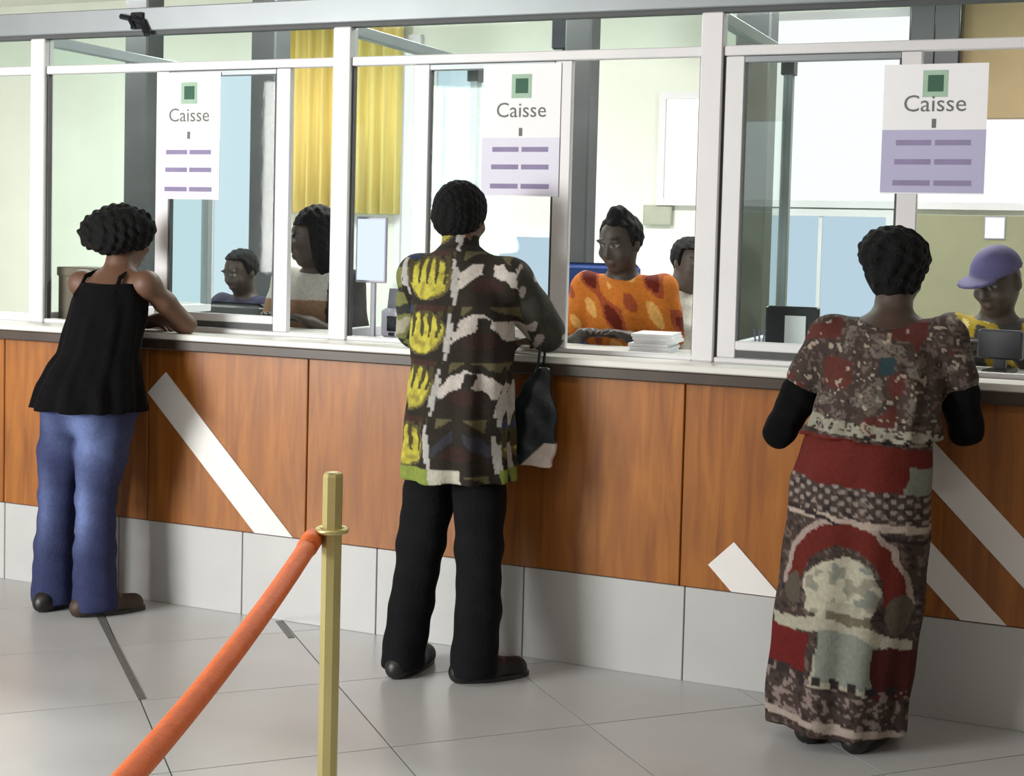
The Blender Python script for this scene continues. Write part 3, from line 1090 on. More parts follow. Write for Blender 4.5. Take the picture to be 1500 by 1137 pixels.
def shoe(root, an, to, m, name='shoe', h=0.006, sole=None):
    an, to = np.array(an, float), np.array(to, float)
    d = nrm((to - an) * np.array([1, 1, 0]))
    heel = np.array([an[0], an[1], 0]) - d * 0.055
    toe = np.array([an[0], an[1], 0]) + d * 0.185
    lo, hi = bounds([heel, toe, heel + np.array([0, 0, 0.12])], 0.07)
    lo[2] = -0.01

    def b(F):
        z = lambda v, k: np.array([v[0], v[1], k])
        F.chain([z(heel, 0.035), z(heel + d * 0.11, 0.034), z(toe - d * 0.03, 0.028)], [0.040, 0.042, 0.040], 0.03)
        F.cone(z(heel + d * 0.03, 0.05), z(heel + d * 0.05, 0.095), 0.040, 0.040, 0.03)
        F.clip(lambda X, Y, Z: 0.003 - Z + 0 * X + 0 * Y)
    o = strip(root, name, m, b, lo, hi, h)
    sm = MB()
    n = np.array([-d[1], d[0], 0])
    out = []
    for k in range(24):
        a = 2 * math.pi * k / 24
        cc = (heel + toe) / 2 + d * math.cos(a) * 0.140 + n * math.sin(a) * (0.045 + 0.004 * math.cos(a))
        out.append(cc)
    l = np.array(root.location)
    V = [tuple(p - l + np.array([0, 0, 0.0])) for p in out] + [tuple(p - l + np.array([0, 0, 0.016])) for p in out]
    Fc = [tuple(range(23, -1, -1)), tuple(range(24, 48))] + [(i, (i + 1) % 24, 24 + (i + 1) % 24, 24 + i) for i in range(24)]
    sm.add(V, Fc)
    so = sm.build('sole', sole or M['black_plastic'], o)
    return o


def wob(V, sx, sz, ph=0.0):
    return np.sin(V[:, 0] * sx + ph) * np.sin(V[:, 2] * sz + ph * 1.7) + 0.5 * np.sin(V[:, 0] * sx * 2.3 + V[:, 2] * sz * 1.9 + ph)


def vnoise(x, z, f, k=0):
    X, Z = x * f, z * f
    ix, iz = np.floor(X), np.floor(Z)
    a, b = X - ix, Z - iz
    a, b = a * a * (3 - 2 * a), b * b * (3 - 2 * b)
    h = lambda i, j: hash2(ix + i, iz + j, k)
    return (h(0, 0) * (1 - a) + h(1, 0) * a) * (1 - b) + (h(0, 1) * (1 - a) + h(1, 1) * a) * b


def hash2(a, b, k=0):
    v = np.sin(a * 127.1 + b * 311.7 + k * 74.7) * 43758.5453
    return v - np.floor(v)


# ------------------------------------------------------------------ woman in black camisole and jeans
def woman_jeans():
    root = thing('person', 'woman in black camisole and blue jeans leaning on the counter', 'person', (-3.70, -0.27, 0))
    fr = head_frame(math.radians(-14), math.radians(14), math.radians(4))
    hc = (-3.640, -0.075, 1.475)
    J = dict(pelvis=(-3.665, -0.25, 0.86), waist=(-3.655, -0.225, 1.02), chest=(-3.645, -0.175, 1.185), neck=(-3.635, -0.135, 1.335),
             shL=(-3.800, -0.145, 1.285), elL=(-3.83, 0.03, 1.125), wrL=(-3.66, 0.075, 1.128), thL=(0.1, 1, 0), hdL=(-3.55, 0.08, 1.118),
             shR=(-3.487, -0.145, 1.292), elR=(-3.410, 0.015, 1.132), wrR=(-3.545, 0.035, 1.150), thR=(0.1, 1, 0.3), hdR=(-3.64, 0.04, 1.150),
             hpL=(-3.755, -0.25, 0.84), knL=(-3.815, -0.255, 0.45), anL=(-3.825, -0.275, 0.075), toL=(-3.83, -0.10, 0.025),
             hpR=(-3.575, -0.25, 0.84), knR=(-3.635, -0.25, 0.45), anR=(-3.620, -0.275, 0.075), toR=(-3.52, -0.13, 0.025))
    body(root, J, 0.0065, fr, hc, female=True, hs=0.97)

    def cami(F):
        F.loft([(0.805, -3.662, -0.262, 0.238, 0.195), (0.90, -3.660, -0.257, 0.216, 0.172), (1.02, -3.652, -0.225, 0.172, 0.128), (1.14, -3.645, -0.19, 0.168, 0.125), (1.24, -3.640, -0.17, 0.158, 0.115), (1.292, -3.640, -0.160, 0.138, 0.105)], 0.02, 0.006, 11)
        for sx, x0, x1 in ((0, -3.735, -3.715), (1, -3.555, -3.570)):
            F.chain([(x0, -0.262, 1.245), (x1 + (-.01 if sx == 0 else .01), -0.215, 1.320), (x1, -0.145, 1.343), (x1, -0.085, 1.315), (x1, -0.065, 1.25)], [0.008] * 5, 0.004)
        F.ripple(0.0025, 40, 38, 22)
    strip(root, 'camisole', M['black_cloth'], cami, (-3.95, -0.5, 0.78), (-3.36, 0.0, 1.40), 0.0065)

    def jeans(F):
        F.ell((-3.665, -0.258, 0.83), (0.190, 0.140, 0.13), None, 0.04)
        F.ell((-3.740, -0.318, 0.78), (0.086, 0.070, 0.095), None, 0.05)
        F.ell((-3.590, -0.318, 0.78), (0.086, 0.070, 0.095), None, 0.05)
        F.loft([(0.80, -3.665, -0.25, 0.192, 0.140), (0.93, -3.662, -0.25, 0.175, 0.125)], 0.03)
        F.chain([(-3.757, -0.26, 0.78), (-3.795, -0.258, 0.62), (-3.818, -0.255, 0.45), (-3.828, -0.262, 0.25), (-3.832, -0.262, 0.045)], [0.106, 0.092, 0.072, 0.074, 0.083], 0.02)
        F.chain([(-3.575, -0.26, 0.78), (-3.605, -0.257, 0.62), (-3.634, -0.250, 0.45), (-3.628, -0.262, 0.25), (-3.622, -0.262, 0.045)], [0.106, 0.096, 0.076, 0.078, 0.088], 0.02)
        F.ripple(0.003, 34, 30, 40, 0.7)
        F.clip(lambda X, Y, Z: np.maximum(0.022 - Z, Z - 0.945) + 0 * X + 0 * Y)

    def denim_highlight_paint(V):  # highlights on thighs and knees painted over the even denim blue
        C = np.tile(np.array(srgb(47, 52, 86)), (len(V), 1))
        for cx, cz, rx, rz, k in ((-3.60, 0.72, .075, .12, 1.0), (-3.64, 0.42, .045, .13, .85), (-3.82, 0.42, .04, .15, .45), (-3.76, .74, .05, .10, .35)):
            w = np.exp(-(((V[:, 0] - cx) / rx) ** 2 + ((V[:, 2] - cz) / rz) ** 2)) * k
            C += w[:, None] * (np.array(srgb(106, 122, 170)) - np.array(srgb(47, 52, 86)))
        return C
    strip(root, 'jeans', M['denim'], jeans, (-3.95, -0.48, 0.0), (-3.42, -0.04, 0.98), 0.0065, denim_highlight_paint)

    def hair(F):
        F.ell((-3.645, -0.105, 1.507), (0.112, 0.118, 0.098), fr, 0.03)
        F.ell((-3.735, -0.135, 1.490), (0.070, 0.080, 0.070), None, 0.05)
        F.ell((-3.560, -0.120, 1.505), (0.068, 0.078, 0.068), None, 0.05)
        F.ell((-3.640, -0.190, 1.480), (0.095, 0.060, 0.072), None, 0.05)
        F.ripple(0.0055, 95, 105, 90, 0.4)
        F.clip(lambda X, Y, Z: np.minimum((Y * fr[1][1] + X * fr[1][0] + Z * fr[1][2]) - (hc[0] * fr[1][0] + hc[1] * fr[1][1] + hc[2] * fr[1][2]) - 0.045, 1.485 - Z + 0 * X + 0 * Y + 0.04))
    strip(root, 'hair', M['hair'], hair, (-3.86, -0.32, 1.36), (-3.44, 0.08, 1.66), 0.006)
    shoe(root, J['anL'], J['toL'], M['shoe'])
    shoe(root, J['anR'], J['toR'], M['sandal'])
    return root


# ------------------------------------------------------------------ man in printed shirt
def man_shirt():
    root = thing('person', 'man in yellow and black printed shirt and black trousers standing at the counter', 'person', (-2.07, -0.31, 0))
    fr = head_frame(math.radians(-4), math.radians(12), 0)
    hc = (-2.135, -0.150, 1.588)
    J = dict(pelvis=(-2.070, -0.29, 0.88), waist=(-2.075, -0.265, 1.05), chest=(-2.09, -0.225, 1.25), neck=(-2.115, -0.195, 1.44),
             shL=(-2.282, -0.190, 1.372), elL=(-2.372, -0.015, 1.150), wrL=(-2.185, 0.035, 1.132), thL=(0.1, 1, 0.0), hdL=(-2.09, 0.055, 1.128),
             shR=(-1.925, -0.190, 1.372), elR=(-1.842, -0.030, 1.170), wrR=(-1.905, 0.050, 1.150), thR=(0.1, 1, 0.0), hdR=(-2.0, 0.075, 1.135),
             hpL=(-2.160, -0.29, 0.86), knL=(-2.178, -0.32, 0.47), anL=(-2.207, -0.375, 0.075), toL=(-2.205, -0.20, 0.028),
             hpR=(-1.985, -0.29, 0.86), knR=(-1.972, -0.30, 0.47), anR=(-1.960, -0.33, 0.075), toR=(-1.845, -0.20, 0.028))
    body(root, J, 0.0065, fr, hc)

    def shirt(F):
        F.loft([(0.685, -2.058, -0.300, 0.200, 0.172), (0.85, -2.062, -0.292, 0.194, 0.166), (1.05, -2.068, -0.265, 0.182, 0.140), (1.25, -2.088, -0.228, 0.188, 0.138), (1.36, -2.105, -0.208, 0.165, 0.115), (1.425, -2.112, -0.198, 0.10, 0.085), (1.468, -2.118, -0.190, 0.070, 0.070)], 0.03, 0.008, 9)
        for s, el in (('L', (-2.365, -0.03, 1.165)), ('R', (-1.848, -0.045, 1.185))):
            sh = J['sh' + s]
            F.cone((-2.112, -0.2, 1.40), sh, 0.062, 0.066, 0.05)
            F.chain([sh, ((sh[0] + el[0]) / 2, (sh[1] + el[1]) / 2, (sh[2] + el[2]) / 2 - .005), el], [0.070, 0.070, 0.072], 0.03)
        F.cone((-2.118, -0.185, 1.455), (-2.121, -0.180, 1.490), 0.068, 0.064, 0.01)
        F.ripple(0.0032, 30, 34, 26, 0.3)
        F.carve((-2.123, -0.175, 1.53), (0.058, 0.058, 0.045))

    def shirt_paint(V):
        x, z = V[:, 0], V[:, 2]
        n = len(V)
        C = np.tile(np.array((0.022, 0.018, 0.014)), (n, 1))
        per = 0.186
        # ---- column index
        xa = x + 0.02 * np.sin(z * 9)
        cidx = np.floor((xa + 2.083) / 0.215)
        yel = (cidx.astype(int) % 2) != 0        # column left of x=-2.083 is yellow
        p = (xa + 2.083) / 0.215 - cidx - 0.5     # -.5 .. .5
        zc = (z - 1.368) / per
        ci = np.round(zc)
        q = (zc - ci)
        jit = hash2(ci, cidx)
        # yellow tulip motif: full cup below, split petals above, dark seams between
        pz_ = p + 0.05 * (vnoise(x, z, 40, 2) - 0.5)
        e = (pz_ / 0.42) ** 2 + ((q + 0.01) / 0.37) ** 2
        C[yel & (e < 1.2)] = (0.10, 0.086, 0.035)
        C[yel & (e < 0.92)] = (0.30, 0.265, 0.045)
        e = e + 0.55 * (vnoise(x, z, 34, 12) - 0.5)
        mott = vnoise(x, z, 55, 13)
        C[yel & (e < 0.85)] = (0.36, 0.32, 0.05)
        C[yel & (e < 0.85) & (mott > 0.55)] = (0.44, 0.40, 0.06)
        C[yel & (e < 0.85) & (mott < 0.22)] = (0.25, 0.22, 0.045)
        teeth = np.abs(((pz_ * 5.6 + 0.3 * jit) % 1) - 0.5)
        C[yel & (q > -0.08 + 0.06 * np.sin(ci * 2.1 + cidx)) & (teeth > 0.33 - 0.32 * np.clip(q, -0.1, 0.5))] = (0.055, 0.047, 0.022)
        bar = yel & (np.abs(q - 0.46) < 0.055) & (np.abs(pz_ - 0.1) < 0.28)
        C[bar] = (0.045, 0.022, 0.018)
        blu = yel & (np.abs(q - 0.40) < 0.07) & (np.abs(pz_ + 0.35) < 0.09)
        C[blu] = (0.03, 0.04, 0.10)
        # dark and white motif
        dk = ~yel
        dome = 0.10 - 1.1 * np.abs(p) ** 1.5 + 0.10 * (vnoise(x, z, 30, 5) - 0.5)
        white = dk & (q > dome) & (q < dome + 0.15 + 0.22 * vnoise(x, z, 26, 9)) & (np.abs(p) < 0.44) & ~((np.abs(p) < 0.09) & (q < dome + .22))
        shade_wcol = np.where((z > 0.97)[:, None], np.array((0.46, 0.42, 0.39)), np.array((0.035, 0.035, 0.045)))  # whites go near black low down: shade on the shirt painted into the print
        C[white] = shade_wcol[white]
        ol2 = dk & (q > dome + 0.42) & (np.abs(p) < 0.36)
        C[ol2] = (0.10, 0.088, 0.045)
        red = dk & (q < dome - 0.05) & ((p / 0.26) ** 2 + ((q + .12) / 0.14) ** 2 < 1)
        C[red] = (0.035, 0.018, 0.016)
        # pale lines between the columns
        ln = (np.abs(np.abs(p) - 0.49) < 0.045) & (np.sin(z * 34 + cidx) > -0.55)
        C[ln] = (0.36, 0.35, 0.33)
        # hem: green and white border
        hem = z < 0.735
        C[hem & yel] = (0.19, 0.24, 0.05)
        C[hem & dk & (p < 0.0)] = (0.42, 0.40, 0.34)
        # sleeves: greyer ground with pale flashes
        sl = (x > -1.875) & (z > 1.08)
        g = vnoise(x + V[:, 1], z, 24, 4)
        C[sl] = np.where((g < 0.30)[:, None], np.array((0.42, 0.37, 0.35)), np.array((0.05, 0.048, 0.04)))[sl]
        sl = (x < -2.31) & (z > 1.08)
        C[sl] = np.where((g < 0.30)[:, None], np.array((0.34, 0.32, 0.24)), np.where((g < 0.6)[:, None], np.array((0.16, 0.17, 0.06)), np.array((0.03, 0.032, 0.03))))[sl]
        return C
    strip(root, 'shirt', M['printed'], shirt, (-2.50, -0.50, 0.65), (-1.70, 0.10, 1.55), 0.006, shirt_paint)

    def trou(F):
        F.loft([(0.72, -2.065, -0.29, 0.165, 0.125), (0.92, -2.068, -0.285, 0.16, 0.115)], 0.03)
        F.ell((-2.065, -0.295, 0.80), (0.155, 0.122, 0.13), None, 0.03)
        F.chain([(-2.140, -0.29, 0.78), (-2.158, -0.305, 0.62), (-2.178, -0.325, 0.45), (-2.196, -0.350, 0.25), (-2.207, -0.385, 0.045)], [0.084, 0.090, 0.084, 0.075, 0.074], 0.02)
        F.chain([(-1.985, -0.29, 0.78), (-1.975, -0.296, 0.62), (-1.968, -0.300, 0.45), (-1.962, -0.312, 0.25), (-1.958, -0.342, 0.04)], [0.084, 0.090, 0.082, 0.079, 0.082], 0.02)
        F.ripple(0.0035, 26, 30, 34, 1.9)
        F.clip(lambda X, Y, Z: np.maximum(0.026 - Z, Z - 0.96) + 0 * X + 0 * Y)
    strip(root, 'trousers', M['trouser'], trou, (-2.38, -0.52, 0.0), (-1.76, -0.08, 1.0), 0.0065)

    def hair(F):
        F.ell((-2.135, -0.162, 1.608), (0.092, 0.108, 0.100), fr, 0.02)
        F.ell((-2.135, -0.205, 1.570), (0.080, 0.065, 0.065), None, 0.03)
        F.ripple(0.0025, 160, 150, 150, 0.4)
        o = np.array(hc)
        F.clip(lambda X, Y, Z: np.minimum((X - o[0]) * fr[1][0] + (Y - o[1]) * fr[1][1] + (Z - o[2]) * fr[1][2] - 0.03, 1.60 - Z + 0 * X + 0 * Y + 0.03))
    strip(root, 'hair', M['hair'], hair, (-2.27, -0.34, 1.46), (-2.0, 0.02, 1.74), 0.005)
    shoe(root, J['anL'], J['toL'], M['shoe'])
    shoe(root, J['anR'], J['toR'], M['shoe'])
    return root


# ------------------------------------------------------------------ woman in long printed dress
def woman_dress():
    root = thing('person', 'woman in long red and brown printed dress leaning on the counter', 'person', (-0.72, -0.33, 0))
    fr = head_frame(math.radians(-8), math.radians(16), math.radians(-3))
    hc = (-0.640, -0.095, 1.440)
    J = dict(pelvis=(-0.695, -0.31, 0.84), waist=(-0.665, -0.275, 0.99), chest=(-0.650, -0.215, 1.145), neck=(-0.643, -0.170, 1.300),
             shL=(-0.825, -0.190, 1.225), elL=(-0.968, -0.225, 0.920), wrL=(-0.860, -0.005, 1.110), thL=(1, 0.1, 0.1), hdL=(-0.80, 0.08, 1.128),
             shR=(-0.475, -0.190, 1.235), elR=(-0.408, -0.175, 0.965), wrR=(-0.470, 0.010, 1.115), thR=(-1, 0.1, 0.1), hdR=(-0.52, 0.09, 1.128),
             hpL=(-0.785, -0.31, 0.80), knL=(-0.805, -0.33, 0.44), anL=(-0.815, -0.35, 0.075), toL=(-0.83, -0.19, 0.025),
             hpR=(-0.610, -0.31, 0.80), knR=(-0.650, -0.34, 0.44), anR=(-0.655, -0.375, 0.075), toR=(-0.62, -0.22, 0.025))
    body(root, J, 0.0065, fr, hc, female=True, hs=0.97, skin=srgb(66, 52, 44))
    DR = [(0.052, -0.737, -0.335, 0.205, 0.170), (0.14, -0.735, -0.335, 0.210, 0.172), (0.45, -0.712, -0.33, 0.218, 0.170), (0.66, -0.700, -0.325, 0.216, 0.168), (0.80, -0.697, -0.315, 0.212, 0.162), (0.92, -0.680, -0.295, 0.190, 0.145), (1.00, -0.664, -0.275, 0.175, 0.132)]
    TOP = [(0.935, -0.675, -0.29, 0.208, 0.160), (1.00, -0.662, -0.275, 0.186, 0.138), (1.08, -0.655, -0.245, 0.182, 0.130), (1.17, -0.650, -0.215, 0.178, 0.122), (1.235, -0.648, -0.200, 0.165, 0.105), (1.275, -0.646, -0.190, 0.120, 0.082)]

    def skirt(F):
        F.loft(DR, 0.01, 0.011, 8, 0.6)
        F.ripple(0.003, 22, 24, 18, 1.2)

    def top(F):
        F.loft(TOP, 0.01, 0.007, 10)
        for s in ('L', 'R'):
            sh, el = np.array(J['sh' + s]), np.array(J['el' + s])
            F.cone((-0.648, -0.19, 1.235), sh, 0.06, 0.060, 0.04)
            F.chain([sh, sh + (el - sh) * 0.42], [0.066, 0.070], 0.03)
        F.ripple(0.0025, 36, 40, 30, 0.9)
        F.carve((-0.645, -0.215, 1.335), (0.105, 0.12, 0.085))

    def cloth(V):
        x, z = V[:, 0], V[:, 2]
        n = len(V)
        t = z + 0.10 * (x + 0.70)                      # bands fall slightly to the right
        u = x + 0.735 - 0.05 * z                       # across the skirt
        g = 0.5 * vnoise(x, z, 62, 1) + 0.5 * vnoise(x + z * .3, z, 110, 2)
        g = np.clip((g - 0.5) * 1.9 + 0.5, 0, 1)
        g2 = np.clip((vnoise(x, z, 20, 3) - 0.5) * 1.5 + 0.5, 0, 1)
        t = t + 0.012 * (vnoise(x, z, 30, 6) - 0.5)
        u = u + 0.02 * (vnoise(x, z, 24, 7) - 0.5)
        base = np.array((0.046, 0.031, 0.027))
        C = np.tile(base, (n, 1))
        beige, cream = np.array((0.27, 0.23, 0.18)), np.array((0.36, 0.345, 0.27))
        red, dred, grey, dark = np.array((0.095, 0.012, 0.008)), np.array((0.050, 0.009, 0.008)), np.array((0.17, 0.185, 0.16)), np.array((0.022, 0.016, 0.016))
        C[g < 0.22] = np.array((0.105, 0.078, 0.068))
        C[g > 0.85] = dark
        # bodice
        bo = z > 0.955
        C[bo & (g2 < 0.24)] = np.array((0.080, 0.022, 0.018))
        C[bo & (g2 > 0.78) & (g > .4)] = np.array((0.12, 0.105, 0.09))
        C[bo & (g > 0.955)] = beige
        C[bo & (np.abs(x + 0.625) < 0.022) & (z > 1.13) & (z < 1.18)] = np.array((0.02, 0.04, 0.045))
        # pale hem of the top
        C[(t > 0.945) & (t < 0.985) & (g < 0.72)] = np.array((0.24, 0.235, 0.19))
        # skirt bands
        s = z < 0.945
        C[s & (t > 0.80) & (t < 0.935)] = red
        C[s & (t > 0.80) & (t < 0.875) & (u > 0.145)] = grey
        C[s & (t > 0.715) & (t <= 0.80) & (np.sin(x * 150) * np.sin(z * 190) > 0.35)] = np.array((0.20, 0.17, 0.16))
        C[s & (np.abs(t - 0.70) < 0.011)] = np.array((0.33, 0.27, 0.23))
        C[s & (np.abs(t - 0.685 + 0.02 * np.sin(u * 9)) < 0.006)] = dark
        r = np.sqrt((u / 0.175) ** 2 + ((t - 0.47) / 0.22) ** 2)
        arch = s & (t > 0.47) & (r > 0.72) & (r < 1.02)
        C[arch] = red
        C[s & (t > 0.47) & (r >= 1.02) & (r < 1.10) & (t < 0.69)] = np.array((0.27, 0.21, 0.19))
        # pale shell shaped motif with trailing fronds
        med = s & (((u + 0.0) / 0.115) ** 2 + ((t - 0.485) / 0.105) ** 2 + 0.5 * (vnoise(x, z, 28, 14) - 0.5) < 1)
        C[med] = cream
        C[med & (vnoise(x, z, 42, 15) > 0.66)] = cream * 0.6
        C[med & (vnoise(x, z, 30, 16) < 0.22)] = grey
        body_ = s & (t < 0.46) & (t > 0.20) & (np.abs(u - 0.015) < 0.050 + 0.16 * np.clip(0.44 - t, 0, 0.3))
        C[body_] = cream * 0.82
        C[s & (t < 0.375) & (t > 0.215) & (np.abs(u - 0.03) < 0.085)] = grey
        frond = s & (np.abs(t - 0.42 + 0.55 * np.abs(u) - 1.1 * u * u) < 0.022) & (np.abs(u) < 0.21)
        C[frond] = cream * 0.85
        C[s & (np.abs(t - 0.415) < 0.010 + 0.010 * vnoise(x, z, 60, 8)) & (u > -0.04) & (u < 0.10)] = np.array((0.12, 0.105, 0.075))
        for cx, cz, rx, rz in ((-0.150, 0.47, .030, .05), (0.165, 0.45, .030, .06)):
            C[s & (((u - cx) / rx) ** 2 + ((t - cz) / rz) ** 2 < 1)] = np.array((0.075, 0.06, 0.045))
        C[s & (t < 0.345) & (t > 0.225) & (u < -0.085)] = np.array((0.10, 0.009, 0.008))
        C[s & (t < 0.345) & (t > 0.19) & (u > 0.105)] = dred
        low = s & (t < 0.215) & (t > 0.085)
        C[low & (g < 0.3)] = np.array((0.18, 0.14, 0.13))
        C[s & (np.abs(t - 0.215) < 0.012) & (np.sin(x * 120) > -0.2)] = dark
        C[s & (np.abs(t - 0.078) < 0.012)] = np.array((0.30, 0.25, 0.22))
        return C
    strip(root, 'skirt', M['printed'], skirt, (-1.0, -0.56, 0.02), (-0.44, -0.10, 1.04), 0.0065, cloth)
    strip(root, 'blouse', M['printed'], top, (-1.02, -0.50, 0.90), (-0.30, -0.05, 1.36), 0.006, cloth)

    def hair(F):
        F.ell((-0.648, -0.125, 1.490), (0.108, 0.112, 0.085), fr, 0.03)
        F.ell((-0.643, -0.140, 1.420), (0.082, 0.085, 0.075), None, 0.04)
        F.ell((-0.648, -0.185, 1.495), (0.095, 0.070, 0.065), None, 0.03)
        F.ripple(0.0045, 100, 95, 105, 0.2)
        o = np.array(hc)
        F.clip(lambda X, Y, Z: np.minimum((X - o[0]) * fr[1][0] + (Y - o[1]) * fr[1][1] + (Z - o[2]) * fr[1][2] - 0.03, 1.47 - Z + 0 * X + 0 * Y + 0.03))
    strip(root, 'hair', M['hair'], hair, (-0.80, -0.31, 1.31), (-0.50, 0.06, 1.62), 0.005)
    for sd in ('L', 'R'):
        sh, el, wr = (np.array(J[k + sd]) for k in ('sh', 'el', 'wr'))

        def sleeve(F):
            F.chain([sh + (el - sh) * 0.30, sh + (el - sh) * 0.6, el, el + (wr - el) * 0.45], [0.054, 0.057, 0.050, 0.042], 0.02)
            F.ripple(0.0025, 60, 50, 55, 0.6)
        lo_, hi_ = bounds([sh, el, wr], 0.08)
        strip(root, 'undersleeve', M['black_cloth'], sleeve, lo_, hi_, 0.006)
    shoe(root, J['anL'], J['toL'], M['shoe'])
    shoe(root, J['anR'], J['toR'], M['shoe'])
    return root


# ------------------------------------------------------------------ tellers behind the glass
def teller(x, y, top, label, face, cloth_paint, hair_kind, lean=0.06, seat=None, yawt=180.0, pitch=10, h=0.0075, skin=srgb(60, 47, 41), hands_z=1.12, reach=0.34, extra=None):
    """facing about -Y (towards the customers). top = height of the crown"""
    root = thing('person', label, 'person', (x, y, 0))
    yr = math.radians(yawt)
    f = np.array([-math.sin(yr), math.cos(yr), 0.0])
    r = np.array([math.cos(yr), math.sin(yr), 0.0])
    O = np.array([x, y, 0.0])

    def P(a, b, z):
        return tuple(O + r * a + f * b + np.array([0, 0, z]))
    hz = top - 0.125
    hd = P(0, lean + 0.05, hz)
    frm = head_frame(math.radians(face), math.radians(pitch), 0)
    sit = seat is not None
    pz = (seat + 0.10) if sit else hz - 0.66
    J = dict(pelvis=P(0, 0, pz), waist=P(0, lean * .2, pz + 0.15), chest=P(0, lean * .6, hz - 0.31), neck=P(0, lean * .9, hz - 0.145),
             shL=P(-0.165, lean * .7, hz - 0.20), shR=P(0.165, lean * .7, hz - 0.20),
             elL=P(-0.235, lean + 0.03, hz - 0.46), elR=P(0.235, lean + 0.03, hz - 0.46),
             wrL=P(-0.11, reach - 0.06, hands_z), wrR=P(0.11, reach - 0.06, hands_z), thL=tuple(r), thR=tuple(-r))
    if sit:
        J.update(hpL=P(-0.09, 0, seat + 0.09), hpR=P(0.09, 0, seat + 0.09), knL=P(-0.11, 0.40, seat + 0.06), knR=P(0.11, 0.40, seat + 0.06), anL=P(-0.11, 0.36, 0.18), anR=P(0.11, 0.36, 0.18), toL=P(-0.12, 0.52, 0.12), toR=P(0.12, 0.52, 0.12))
        for k in ('an', 'to'):
            for s in 'LR':
                p = list(J[k + s])
                p[2] = 0.075 if k == 'an' else 0.025
                J[k + s] = tuple(p)
    else:
        J.update(hpL=P(-0.09, 0, pz - 0.02), hpR=P(0.09, 0, pz - 0.02), knL=P(-0.09, 0.02, pz * .52), knR=P(0.09, 0.02, pz * .52), anL=P(-0.09, -0.02, 0.075), anR=P(0.09, -0.02, 0.075), toL=P(-0.10, 0.14, 0.025), toR=P(0.10, 0.14, 0.025))
    body(root, J, h, frm, hd, skin=skin, female=True)
    pts = [J['shL'], J['shR'], J['elL'], J['elR'], J['pelvis'], J['neck']]
    lo, hi = bounds(pts, 0.17)

    def shirt(F):
        c, w_, p_ = (np.array(J[k]) for k in ('chest', 'waist', 'pelvis'))
        F.loft([(pz - 0.08, p_[0], p_[1], 0.175, 0.13), (pz + .15, w_[0], w_[1], 0.155, 0.118), (c[2], c[0], c[1], 0.17, 0.125), (c[2] + .10, c[0], c[1], 0.145, 0.10), (J['neck'][2] - 0.015, J['neck'][0], J['neck'][1], 0.07, 0.07)], 0.03, 0.006, 8)
        for s in 'LR':
            sh, el = np.array(J['sh' + s]), np.array(J['el' + s])
            F.cone(np.array(J['neck']) - np.array([0, 0, .06]), sh, 0.058, 0.062, 0.04)
            F.chain([sh, sh + (el - sh) * 0.7], [0.064, 0.062], 0.03)
        F.ripple(0.003, 34, 30, 30, 0.5)
    strip(root, 'blouse', M['printed'], shirt, lo, hi, h, cloth_paint)

    def bottom(F):
        for s in 'LR':
            F.chain([J['hp' + s], J['kn' + s], np.array(J['an' + s]) + np.array([0, 0, .01])], [0.105, 0.075, 0.062], 0.03)
        F.ell(J['pelvis'], (0.165, 0.135, 0.13), None, 0.04)
        F.clip(lambda X, Y, Z: np.maximum(0.03 - Z, Z - (pz + 0.10)) + 0 * X + 0 * Y)
    l2, h2 = bounds([J[k + s] for k in ('hp', 'kn', 'an') for s in 'LR'] + [J['pelvis']], 0.15)
    l2[2] = 0
    strip(root, 'trousers', M['trouser'], bottom, l2, h2, 0.011)
    for s in 'LR':
        shoe(root, J['an' + s], J['to' + s], M['shoe'], h=0.009)
    hv = np.array(hd)
    up_, ff = frm[2], frm[1]

    def hair(F):
        if hair_kind == 'crop':
            F.ell(hv + up_ * 0.022 - ff * 0.012, (0.088, 0.102, 0.096), frm, 0.02)
        elif hair_kind == 'bun':
            F.ell(hv + up_ * 0.018 - ff * 0.018, (0.090, 0.102, 0.098), frm, 0.02)
            F.ell(hv + up_ * 0.108 - ff * 0.02, (0.045, 0.045, 0.036), None, 0.02)
        else:
            F.ell(hv + up_ * 0.030 - ff * 0.035, (0.112, 0.112, 0.118), frm, 0.03)
            for sx in (-1, 1):
                F.ell(hv + frm[0] * sx * 0.085 - ff * 0.03 - up_ * 0.07, (0.045, 0.060, 0.095), None, 0.03)
        F.ripple(0.003, 110, 100, 100, 0.8)
        fl = 0.055
        F.clip(lambda X, Y, Z: np.minimum(((X - hv[0]) * ff[0] + (Y - hv[1]) * ff[1] + (Z - hv[2]) * ff[2]) - 0.02, (hv[2] + fl) - Z + 0 * X + 0 * Y))
    if hair_kind != 'cap':
        strip(root, 'hair', M['hair'], hair, hv - 0.2, hv + 0.2, 0.007)
    else:
        def cap(F):
            F.ell(hv + up_ * 0.030, (0.088, 0.106, 0.098), frm, 0.01)
            F.clip(lambda X, Y, Z: (-((X - hv[0]) * up_[0] + (Y - hv[1]) * up_[1] + (Z - hv[2]) * up_[2]) + 0.035))
            F.ell(hv + up_ * 0.040 + ff * 0.115, (0.075, 0.075, 0.010), frm, 0.01)
        strip(root, 'cap', mat('purple_cap', srgb(78, 72, 112), 0.8), cap, hv - 0.22, hv + 0.22, 0.007)
    if extra:
        extra(root, J, hv, frm)
    return root


def flat(c):
    return lambda V: np.tile(np.array(c), (len(V), 1))


def orange_print(V):
    C = np.tile(np.array(srgb(190, 108, 40)), (len(V), 1))
    w = wob(V, 21, 19, 0.4)
    C[w > 0.35] = srgb(150, 70, 40)
    C[w > 0.80] = srgb(96, 30, 16)
    C[w < -0.8] = srgb(214, 160, 90)
    C[(V[:, 2] > 1.392 + 0.015 * np.sin(V[:, 0] * 40))] = srgb(168, 150, 140)
    return C


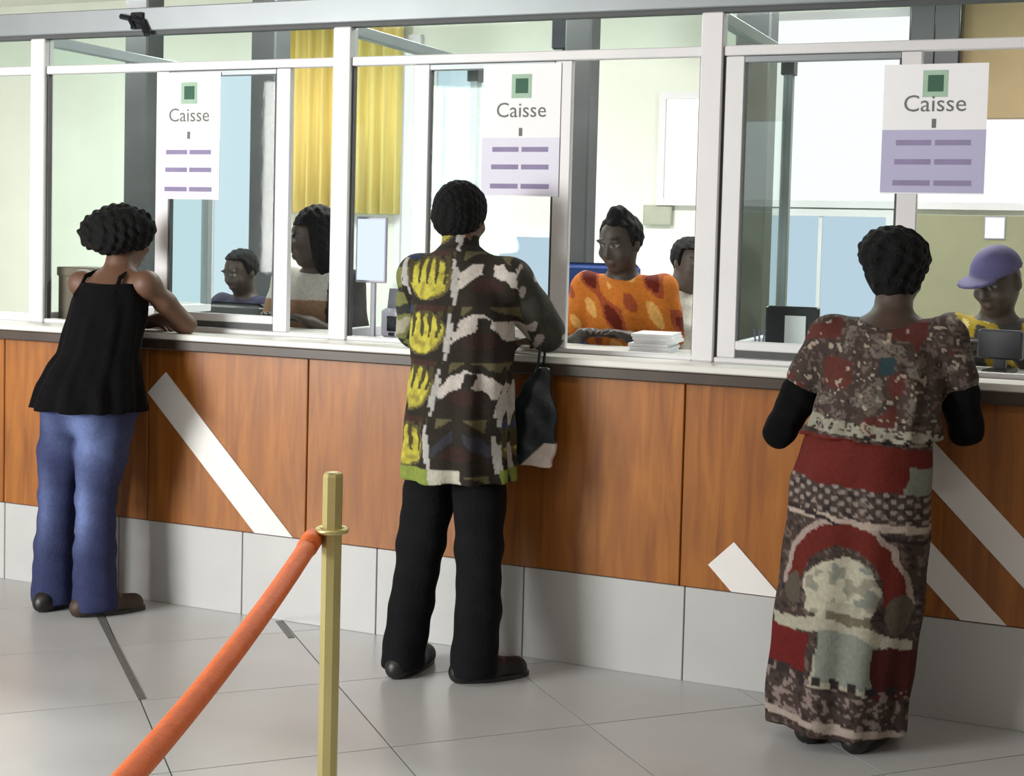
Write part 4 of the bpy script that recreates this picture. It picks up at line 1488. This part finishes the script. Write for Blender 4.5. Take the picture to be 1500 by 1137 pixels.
def yellow_black(V):
    C = np.tile(np.array(srgb(58, 54, 52)), (len(V), 1))
    w = wob(V, 26, 24, 1.4)
    C[w > 0.1] = srgb(150, 128, 40)
    C[w > 0.7] = srgb(214, 196, 130)
    C[V[:, 2] > 1.30] = srgb(176, 182, 182)
    return C


def tan_white(V):
    C = np.tile(np.array(srgb(172, 168, 162)), (len(V), 1))
    C[V[:, 2] < 1.21] = srgb(128, 100, 80)
    C[V[:, 0] > -3.23] = srgb(52, 42, 44)
    return C


woman_jeans()
man_shirt()
woman_dress()
teller(-1.895, 1.02, 1.635, 'teller in orange printed dress seen through the open window', 165, orange_print, 'bun', 0.10, pitch=18)
teller(-3.325, 0.92, 1.610, 'teller with big dark hair and pale top before the yellow curtain', 130, tan_white, 'long', 0.06, pitch=10)
teller(-4.43, 2.0, 1.42, 'teller in dark purple clothes seated far behind the jeans woman', 165, flat(srgb(56, 54, 72)), 'crop', 0.05, seat=0.60, pitch=20, h=0.011, hands_z=0.78, reach=0.36)
teller(-2.005, 2.06, 1.545, 'teller in pale top standing far behind the orange dressed teller', 235, flat(srgb(200, 198, 190)), 'crop', 0.03, yawt=255, h=0.011, hands_z=0.95, reach=0.28, skin=srgb(86, 72, 64))
teller(-0.405, 0.90, 1.53, 'teller with purple cap and yellow black clothes by the olive wall', 150, yellow_black, 'cap', 0.08, pitch=22)

# bag hanging from the man's forearm
bag = thing('carrier_bag', 'dark teal carrier bag with white corner hanging from the forearm of the printed shirt man', 'bag', (-1.850, -0.090, 0.70))


def bagf(F):
    F.loft([(0.715, -1.895, -0.095, 0.085, 0.026), (0.76, -1.89, -0.095, 0.098, 0.036), (0.90, -1.872, -0.090, 0.085, 0.032), (1.00, -1.855, -0.082, 0.052, 0.018), (1.055, -1.845, -0.075, 0.024, 0.012)], 0.01, 0.006, 6)
    F.ripple(0.004, 45, 30, 34, 0.2)


def bag_paint(V):
    C = np.tile(np.array(srgb(28, 38, 44)), (len(V), 1))
    d = (V[:, 0] + 1.795) - (V[:, 2] - 0.790)
    w = (V[:, 0] > -1.905) & (d > -0.028) & (V[:, 2] < 0.80)
    C[w] = srgb(214, 200, 192)
    return C


strip(bag, 'body', mat('bag_plastic', (1, 1, 1), 0.4, 0, 0.15, 20, 0.3, 30, attr='print'), bagf, (-2.02, -0.17, 0.69), (-1.75, -0.02, 1.08), 0.005, bag_paint)
for yy in (-0.085, -0.035):
    MB().tube([(0.0, yy + 0.07, 0.35), (0.005, yy + 0.075, 0.42), (0.008, 0.03 + yy + 0.06, 0.50), (0.008, 0.07, 0.512)], 0.005, 6).build('handle', M['bag'], bag, True)
